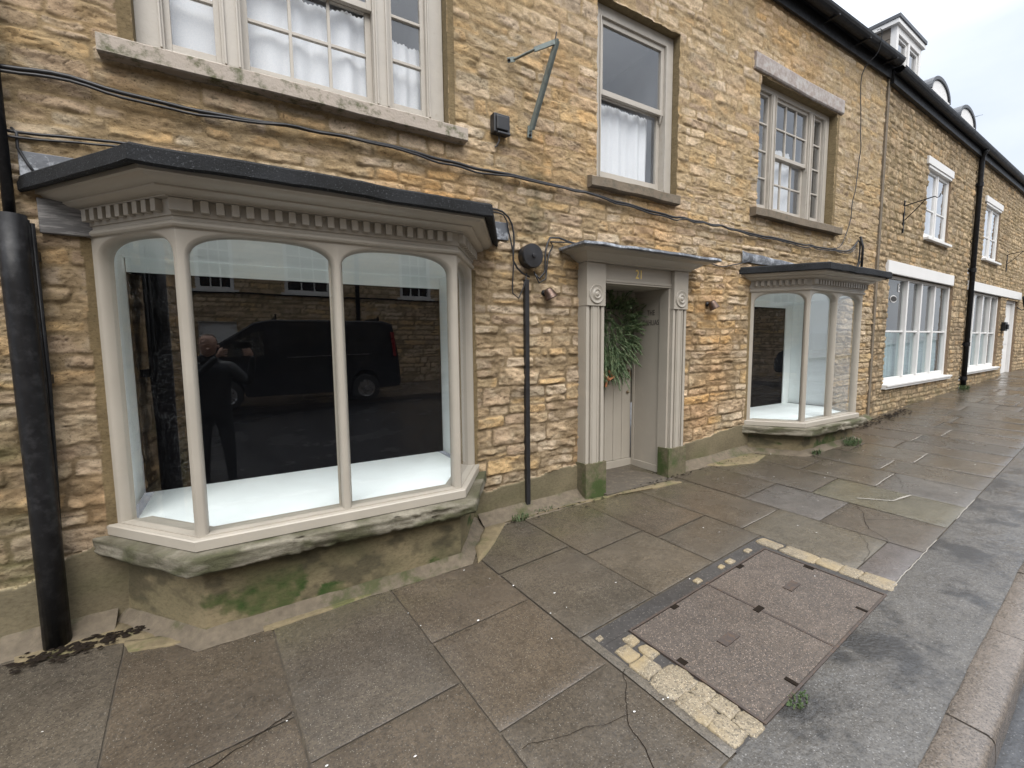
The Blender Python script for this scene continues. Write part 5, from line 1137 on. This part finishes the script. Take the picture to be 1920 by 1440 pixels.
for pts, w_ in (([(4.80, 1.90), (4.98, 2.12), (5.28, 2.18)], .022), ([(5.33, 1.89), (5.9, 1.89)], .012), ([(6.02, 1.74), (6.5, 1.74)], .012), ([(6.58, 1.90), (7.18, 1.90)], .014), ([(7.78, 1.60), (8.34, 1.60)], .014), ([(8.42, 1.78), (9.0, 1.78)], .014), ([(3.35, 1.57), (3.9, 1.57)], .006), ([(3.3, 2.562), (4.3, 2.562)], .007), ([(4.9, 2.562), (5.6, 2.562)], .008)): crack(ck, pts, w_*.7, 9, .012)
ck.v = [(x, y, z+.0012) for x, y, z in ck.v]; M['pale_mortar'] = mat('pale_mortar', (.27, .25, .22), .7); structure(ck.build('pavement_pointing', 'pale_mortar'))

# petals, litter and weeds
def scatter(n, fn, size, m, name, label, flat=True, seed=1):
    r = random.Random(seed); b = MB()
    for _ in range(n):
        x, y, h0 = fn(r); s = size*r.uniform(.5, 1.4); a = r.uniform(0, 6.3); k = 6
        vs = [(x+math.cos(a+2*math.pi*i/k)*s*(1 if i % 3 else 1.5), y+math.sin(a+2*math.pi*i/k)*s*.75, gz(x, y)+h0+r.uniform(0, s*.5)) for i in range(k)]+[(x, y, gz(x, y)+h0+s*.6)]
        b.add(vs, [(i, (i+1) % k, k) for i in range(k)])
    o = b.build(name, m, None); o['kind'] = 'stuff'; o['label'] = label; o['category'] = 'litter'; return o
def fp(r):
    u = r.uniform(-1.2, 9); v = r.uniform(.6, 2.5)**1; x, y = XY(u, v); return x, y, .006
scatter(80, fp, .0048, 'white_paint', 'fallen_petals', 'tiny white petals and chips scattered over the wet flagstones', seed=3)
def f1(r): 
    if r.random() < .7: x = r.gauss(-.93, .12); y = -.24+r.gauss(0, .035)
    else: x = r.gauss(-.7, .1); y = -.22+r.gauss(0, .03)
    return x, y, .012
scatter(200, f1, .012, 'leaf_dark', 'wet_leaves', 'rotting black leaves heaped at the foot of the fat drainpipe', seed=5)
def f2(r): x = r.uniform(7.7, 10.4); return x, (x-9)*.04*(x > 9)-.12-abs(r.gauss(0, .10)), .012
scatter(260, f2, .020, 'leaf_dark', 'wet_leaves', 'dark leaf litter along the wall beyond the far bay', seed=6)
def f3(r): u = r.uniform(1.8, 5.6); return u, -.16-abs(r.gauss(0, .05)), .010
scatter(150, f3, .009, 'leaf_dark', 'wet_leaves', 'small dark debris along the wall foot either side of the doorstep', seed=8)
def tuft(x, y, r_, n, hgt, label, seed):
    r = random.Random(seed); b = MB()
    for _ in range(n):
        a = r.uniform(0, 6.3); q = r_*math.sqrt(r.random()); px, py = x+math.cos(a)*q*1.6, y+math.sin(a)*q*.7; L = hgt*r.uniform(.5, 1.2); d = r.uniform(0, 6.3); l = r.uniform(.3, 1.0)*L; w = .0035
        z = gz(px, py)+.004; dx, dy = math.cos(d), math.sin(d)
        b.add([(px-dy*w, py+dx*w, z), (px+dy*w, py-dx*w, z), (px+dx*l*.5+dy*w, py+dy*l*.5-dx*w, z+L*.75), (px+dx*l*.5-dy*w, py+dy*l*.5+dx*w, z+L*.75), (px+dx*l, py+dy*l, z+L*.8)], [(0, 1, 2, 3), (3, 2, 4)])
    tag(b.build('grass_tuft', 'grass', None), label, 'weed', 'weeds growing at the wall foot')
tuft(2.0, -.17, .06, 55, .045, 'small green weed below the conduit, nearest the near bay', 1)
tuft(2.28, -.13, .07, 50, .04, 'green weed between conduit foot and mossy door block', 2)
tuft(7.03, -.62, .12, 150, .085, 'bright green weed tuft at the front of the far bay', 3)
tuft(6.15, -.60, .05, 60, .06, 'tiny weed at the left corner of the far bay', 4)
tuft(14.45, .12, .12, 120, .12, 'green weed at the foot of the tall downpipe', 5)
x, y_ = XY(1.85, 2.60); tuft(x, y_, .045, 60, .018, 'mossy weed along the kerb side of the inspection cover', 6)
# moss cushion on the left block
# ------------------------------------------------------------------ across the street (seen reflected in the glass)
op = empty('opposite_house', 'long stone house across the street, seen only reflected in the bay glass', 'house', (0, -11.8, 0))
oh = [(-.95, -.12, 1.45, 2.9), (1.10, 2.32, 1.45, 2.9), (4.4, 5.4, 1.45, 2.9), (-4.4, -3.2, 1.45, 2.9), (7.2, 8.4, 1.45, 2.9), (10.5, 11.6, 1.45, 2.9), (-.95, -.12, -1.2, .62)]
xs = axis(-16, 26, [(60, .055)], [v for q in oh for v in q[:2]]); zs = axis(-2.2, 4.4, [(9, .04)], [v for q in oh for v in q[2:4]])
XX, ZZ = np.meshgrid(xs, zs); h, col, t = stone_field(XX, ZZ, 77, .12, .17, .3, .6, (.2, .15, .09), (.26, .2, .12), PAL, jointw=.012); col = col*1.15
fx = (xs[:-1]+xs[1:])/2; fz = (zs[:-1]+zs[1:])/2; FX, FZ = np.meshgrid(fx, fz); keep = np.ones(FX.shape, bool)
for a, b, c, d in oh: keep &= ~((FX > a) & (FX < b) & (FZ > c) & (FZ < d))
add_grid('wall', 'rubble', XX, h, ZZ, col, keep, op)
r = MB(); r.add([(-16, .2, 4.4), (26, .2, 4.4), (26, -3.5, 7.2), (-16, -3.5, 7.2), (26, -7, 4.4), (-16, -7, 4.4)], [(0, 1, 2, 3), (3, 2, 4, 5)]); r.build('roof', 'slate', op)
for i, (a, b, c, d) in enumerate(oh):
    q = MB()
    if i == 6: q.box(a, b, -.12, -.06, c, d); q.build('door', 'white_paint', op); continue
    frame_box(q, a, b, c, d, -.1, 0.0, .09, .09, .08, .08)
    for k in (1, 2): xx = a+.09+(b-a-.18)*k/3; q.box(xx-.015, xx+.015, -.08, -.02, c+.08, d-.08)
    for k in (1, 2, 3): zz = c+.08+(d-c-.16)*k/4; q.box(a+.09, b-.09, -.079, -.021, zz-.015, zz+.015)
    q.box(a-.1, b+.1, -.02, .08, c-.06, c); wn = q.build('window', 'white_paint', op)
    q = MB(); q.box(a+.05, b-.05, -.12, -.10, c+.05, d-.05); q.build('pane', 'van_paint', wn)
q = MB(); q.box(-16, 26, .03, .06, 1.36, 1.40); q.box(3.0, 3.12, .02, .12, -2, 4.4); q.build('pipe_run', 'black_iron', op)
# van
vn_ = empty('van', 'dark grey panel van parked across the street, seen reflected in the near bay', 'van', (0, -8.8, 0))
VX, VZ = -1.55, -1.42
side = [(0, .42), (.02, .75), (.16, .98), (.62, 1.12), (1.50, 1.72), (1.75, 1.90), (2.1, 1.97), (4.6, 1.98), (4.83, 1.90), (4.93, 1.2), (4.97, .5), (4.94, .36), (4.45, .32), (4.42, .42), (4.38, .60), (4.25, .74), (4.10, .78), (3.95, .74), (3.82, .60), (3.78, .42), (3.75, .30), (1.55, .28), (1.52, .42), (1.48, .60), (1.35, .74), (1.18, .78), (1.02, .74), (.88, .60), (.84, .42), (.8, .32), (.1, .30)]
def vb(name, m, parent, pts, y0, y1, inset=0, **k):
    b = MB(); b.prism(pts, lambda p: (VX+p[0], y0-(max(0, p[1]-1.0)*inset), VZ+p[1]), lambda p: (VX+p[0], y1+(max(0, p[1]-1.0)*inset), VZ+p[1])); return b.build(name, m, parent, **k)
body = vb('body', 'van_paint', vn_, side, 0, -1.95, .12, bevel=.03)
vb('side_window', 'glass', vn_, [(.95, 1.16), (1.55, 1.62), (1.95, 1.72), (1.95, 1.15)], .012, .006, .12)
vb('trim_strip', 'rim', vn_, [(2.4, 1.13), (4.3, 1.17), (4.3, 1.155), (2.4, 1.115)], .012, -.01, .12); vb('tail_light', 'lamp_red', vn_, [(4.80, 1.1), (4.88, 1.1), (4.82, 1.7), (4.76, 1.7)], .012, -.02, .12)
vb('windscreen', 'black_board', vn_, [(.66, 1.15), (1.50, 1.73), (1.48, 1.70), (.68, 1.13)], -.2, -1.75, .1)
for k, (wx, wy) in enumerate(((1.18, -.02), (4.10, -.02), (1.18, -1.74), (4.10, -1.74))):
    q = MB(); q.lathe([(.20, 0), (.32, .0), (.335, .03), (.335, .19), (.30, .21), (.20, .21)], (VX+wx, wy-.19, VZ+.34), (0, 1, 0), 28); wh = q.build('wheel', 'rubber', vn_, smooth=True)
    q = MB(); q.lathe([(.205, .0), (.205, .02), (.18, .01), (.06, .02), (.05, .03)], (VX+wx, wy+.01, VZ+.34), (0, 1, 0), 28)
    for j in range(10): a = j*math.pi/5; q.obox((VX+wx+.12*math.cos(a), wy+.032, VZ+.34+.12*math.sin(a)), (math.cos(a), 0, math.sin(a)), (0, 1, 0), (-math.sin(a), 0, math.cos(a)), .07, .006, .012)
    q.build('rim', 'rim', wh)
for xx in (2.2, 4.5): q = MB(); q.box(VX+xx, VX+xx+.04, -1.7, -.25, VZ+2.0, VZ+2.06); q.box(VX+xx, VX+xx+.04, -.3, -.25, VZ+1.95, VZ+2.1); q.build('roof_bar', 'black_iron', vn_)

# ------------------------------------------------------------------ person taking the photograph (seen in the glass)
def person():
    P = Vector((-.33, -3.74, -1.75)); t = empty('person', 'person in dark padded jacket holding up a phone, reflected in the bay glass', 'person', P)
    J = dict(pelvis=(0, 0, .98), waist=(0, 0, 1.14), chest=(.01, .01, 1.38), neckb=(.01, .02, 1.54), neck=(.0, .03, 1.62), head=(-.005, .05, 1.72), crown=(-.005, .05, 1.84),
             sL=(-.19, .02, 1.48), eL=(-.24, .16, 1.26), wL=(.08, .24, 1.62), sR=(.20, .02, 1.48), eR=(.38, .13, 1.30), wR=(.42, .23, 1.62),
             hL=(-.10, 0, .93), kL=(-.12, .02, .52), aL=(-.13, -.02, .09), fL=(-.15, .16, .04), hR=(.10, 0, .93), kR=(.13, .03, .52), aR=(.14, -.02, .09), fR=(.17, .16, .04))
    E_ = [('pelvis', 'waist'), ('waist', 'chest'), ('chest', 'neckb'), ('neckb', 'neck'), ('neck', 'head'), ('head', 'crown'), ('chest', 'sL'), ('sL', 'eL'), ('eL', 'wL'), ('chest', 'sR'), ('sR', 'eR'), ('eR', 'wR'), ('pelvis', 'hL'), ('hL', 'kL'), ('kL', 'aL'), ('aL', 'fL'), ('pelvis', 'hR'), ('hR', 'kR'), ('kR', 'aR'), ('aR', 'fR')]
    Rd = dict(pelvis=(.17, .12), waist=(.165, .12), chest=(.18, .13), neckb=(.09, .08), neck=(.062, .062), head=(.085, .10), crown=(.07, .08), sL=(.085, .085), eL=(.055, .055), wL=(.034, .034), sR=(.085, .085), eR=(.055, .055), wR=(.034, .034), hL=(.105, .105), kL=(.07, .07), aL=(.045, .045), fL=(.04, .03), hR=(.105, .105), kR=(.07, .07), aR=(.045, .045), fR=(.04, .03))
    def skin(name, J, E_, Rd, m, root):
        ks = list(J); me = bpy.data.meshes.new(name); me.from_pydata([J[k] for k in ks], [(ks.index(a), ks.index(b)) for a, b in E_], []); o = bpy.data.objects.new(name, me); C.objects.link(o); o.parent = t
        sk = o.modifiers.new('Skin', 'SKIN'); 
        for i, k in enumerate(ks): me.skin_vertices[0].data[i].radius = Rd[k]
        me.skin_vertices[0].data[ks.index(root)].use_root = True
        s = o.modifiers.new('Sub', 'SUBSURF'); s.levels = 2; s.render_levels = 2; me.materials.append(M[m]); sk.use_smooth_shade = True; return o
    body = skin('body', J, E_, Rd, 'jacket', 'pelvis')
    h = MB(); h.lathe([(.02, -.13), (.05, -.115), (.072, -.07), (.082, -.01), (.085, .04), (.075, .085), (.05, .115), (.01, .125)], (-.005, .06, 1.74), (0, .1, 1), 24); h.lathe([(.014, 0), (.016, .02), (.006, .035)], (-.005, .135, 1.71), (0, 1, -.2), 8)
    for sx in (-.088, .078): h.lathe([(.012, 0), (.022, .01), (.012, .02)], (sx, .06, 1.735), (1, 0, 0), 8)
    for sx in (-.035, .025): h.lathe([(.012, 0), (.006, .006)], (sx, .138, 1.752), (0, 1, 0), 8)
    h.build('face', 'skin', t, smooth=True); h = MB(); h.lathe([(.088, .0), (.090, .03), (.080, .08), (.054, .118), (.01, .13)], (-.005, .045, 1.75), (0, -.15, 1), 24); h.build('hair', 'hair', t, smooth=True)
    for sgn, w_ in ((1, Vector(J['wL'])), (-1, Vector(J['wR']))):
        hj = {'w': tuple(w_), 'p': tuple(w_+Vector((sgn*.04, .02, .05)))}; he = [('w', 'p')]; hr = {'w': (.026, .026), 'p': (.034, .02)}
        for i in range(4):
            b0 = w_+Vector((sgn*.055, .022, .075-.022*i)); hj['a%d' % i] = tuple(b0); hj['b%d' % i] = tuple(b0+Vector((sgn*(.03-.003*i), .014, .002))); hj['c%d' % i] = tuple(b0+Vector((sgn*(.045-.004*i), -.004, .0))); he += [('p', 'a%d' % i), ('a%d' % i, 'b%d' % i), ('b%d' % i, 'c%d' % i)]
            for q in 'abc': hr[q+str(i)] = (.009, .009)
        hj['t1'] = tuple(w_+Vector((sgn*.03, .0, .085))); hj['t2'] = tuple(w_+Vector((sgn*.06, -.01, .10))); he += [('p', 't1'), ('t1', 't2')]; hr['t1'] = (.011, .011); hr['t2'] = (.009, .009)
        skin('hand', hj, he, hr, 'skin', 'w')
    ph = MB(); ph.box(-.08, .08, -.005, .004, -.038, .038); o = ph.build('phone', 'black_plastic', None, bevel=.003); o.location = (.0, -3.49, .0); tag(o, 'dark phone held sideways in both hands of the reflected person', 'phone')
person()

# ------------------------------------------------------------------ camera
f_px = 840.0
cam = bpy.data.cameras.new('Camera'); co = bpy.data.objects.new('Camera', cam); C.objects.link(co)
cam.sensor_fit = 'HORIZONTAL'; cam.sensor_width = 36; cam.lens = f_px/1920*36; cam.clip_start = .02; cam.clip_end = 1000
Rm = [[0.8579, -0.51373, -0.00971], [-0.05601, -0.07473, -0.99563], [0.51076, 0.85469, -0.09288]]
r_, d_, f_ = (Vector(v).normalized() for v in Rm)
co.matrix_world = Matrix(((r_.x, -d_.x, -f_.x, 0), (r_.y, -d_.y, -f_.y, -3.4), (r_.z, -d_.z, -f_.z, 0), (0, 0, 0, 1)))
scn.camera = co

# ------------------------------------------------------------------ overcast daylight
W = bpy.data.worlds.new('World'); scn.world = W; W.use_nodes = True; nt = W.node_tree; nt.nodes.clear()
out = N(nt, 'ShaderNodeOutputWorld'); bg = N(nt, 'ShaderNodeBackground'); bg.inputs[1].default_value = .13
sky = N(nt, 'ShaderNodeTexSky'); sky.sky_type = 'NISHITA'; sky.sun_disc = False; sky.sun_elevation = R(50); sky.sun_rotation = R(200); sky.dust_density = 3
tc = N(nt, 'ShaderNodeTexCoord'); sep = N(nt, 'ShaderNodeSeparateXYZ'); nt.links.new(tc.outputs['Generated'], sep.inputs[0])
grad = ramp(nt, sep.outputs[2], [(0, (3.3, 3.5, 3.85)), (.42, (3.7, 3.95, 4.4)), (.75, (12.5, 12.8, 13.3)), (1, (18, 18.2, 18.6))])
mp = N(nt, 'ShaderNodeMapping'); mp.inputs['Scale'].default_value = (1.2, 1.2, 2.6); nt.links.new(tc.outputs['Generated'], mp.inputs[0])
cn_ = noise(nt, 2.0, 6, .55, mp.outputs[0], .4)
cloud = mixc(nt, 1, grad, ramp(nt, cn_, [(.3, (.86, .89, .94)), (.7, (1.12, 1.11, 1.08))]), 'MULTIPLY')
fin = mixc(nt, .90, sky.outputs[0], cloud)
nt.links.new(fin, bg.inputs[0]); nt.links.new(bg.outputs[0], out.inputs[0])
sn = bpy.data.lights.new('Sun', 'SUN'); sn.energy = 1.5; sn.angle = R(45); sn.color = (1, .96, .90); so = bpy.data.objects.new('Sun', sn); C.objects.link(so)
el, az = R(50), R(200)   # from the street side, high, a little from the left
dirv = Vector((-math.sin(R(20))*math.cos(el), -math.cos(R(20))*math.cos(el), math.sin(el)))
so.rotation_euler = dirv.to_track_quat('Z', 'Y').to_euler()
scn.view_settings.view_transform = 'Standard'; scn.view_settings.look = 'None'; scn.view_settings.exposure = 1.0; scn.view_settings.gamma = 1
try: scn.cycles.max_bounces = 8; scn.cycles.transparent_max_bounces = 12; scn.cycles.use_denoising = True
except Exception: pass
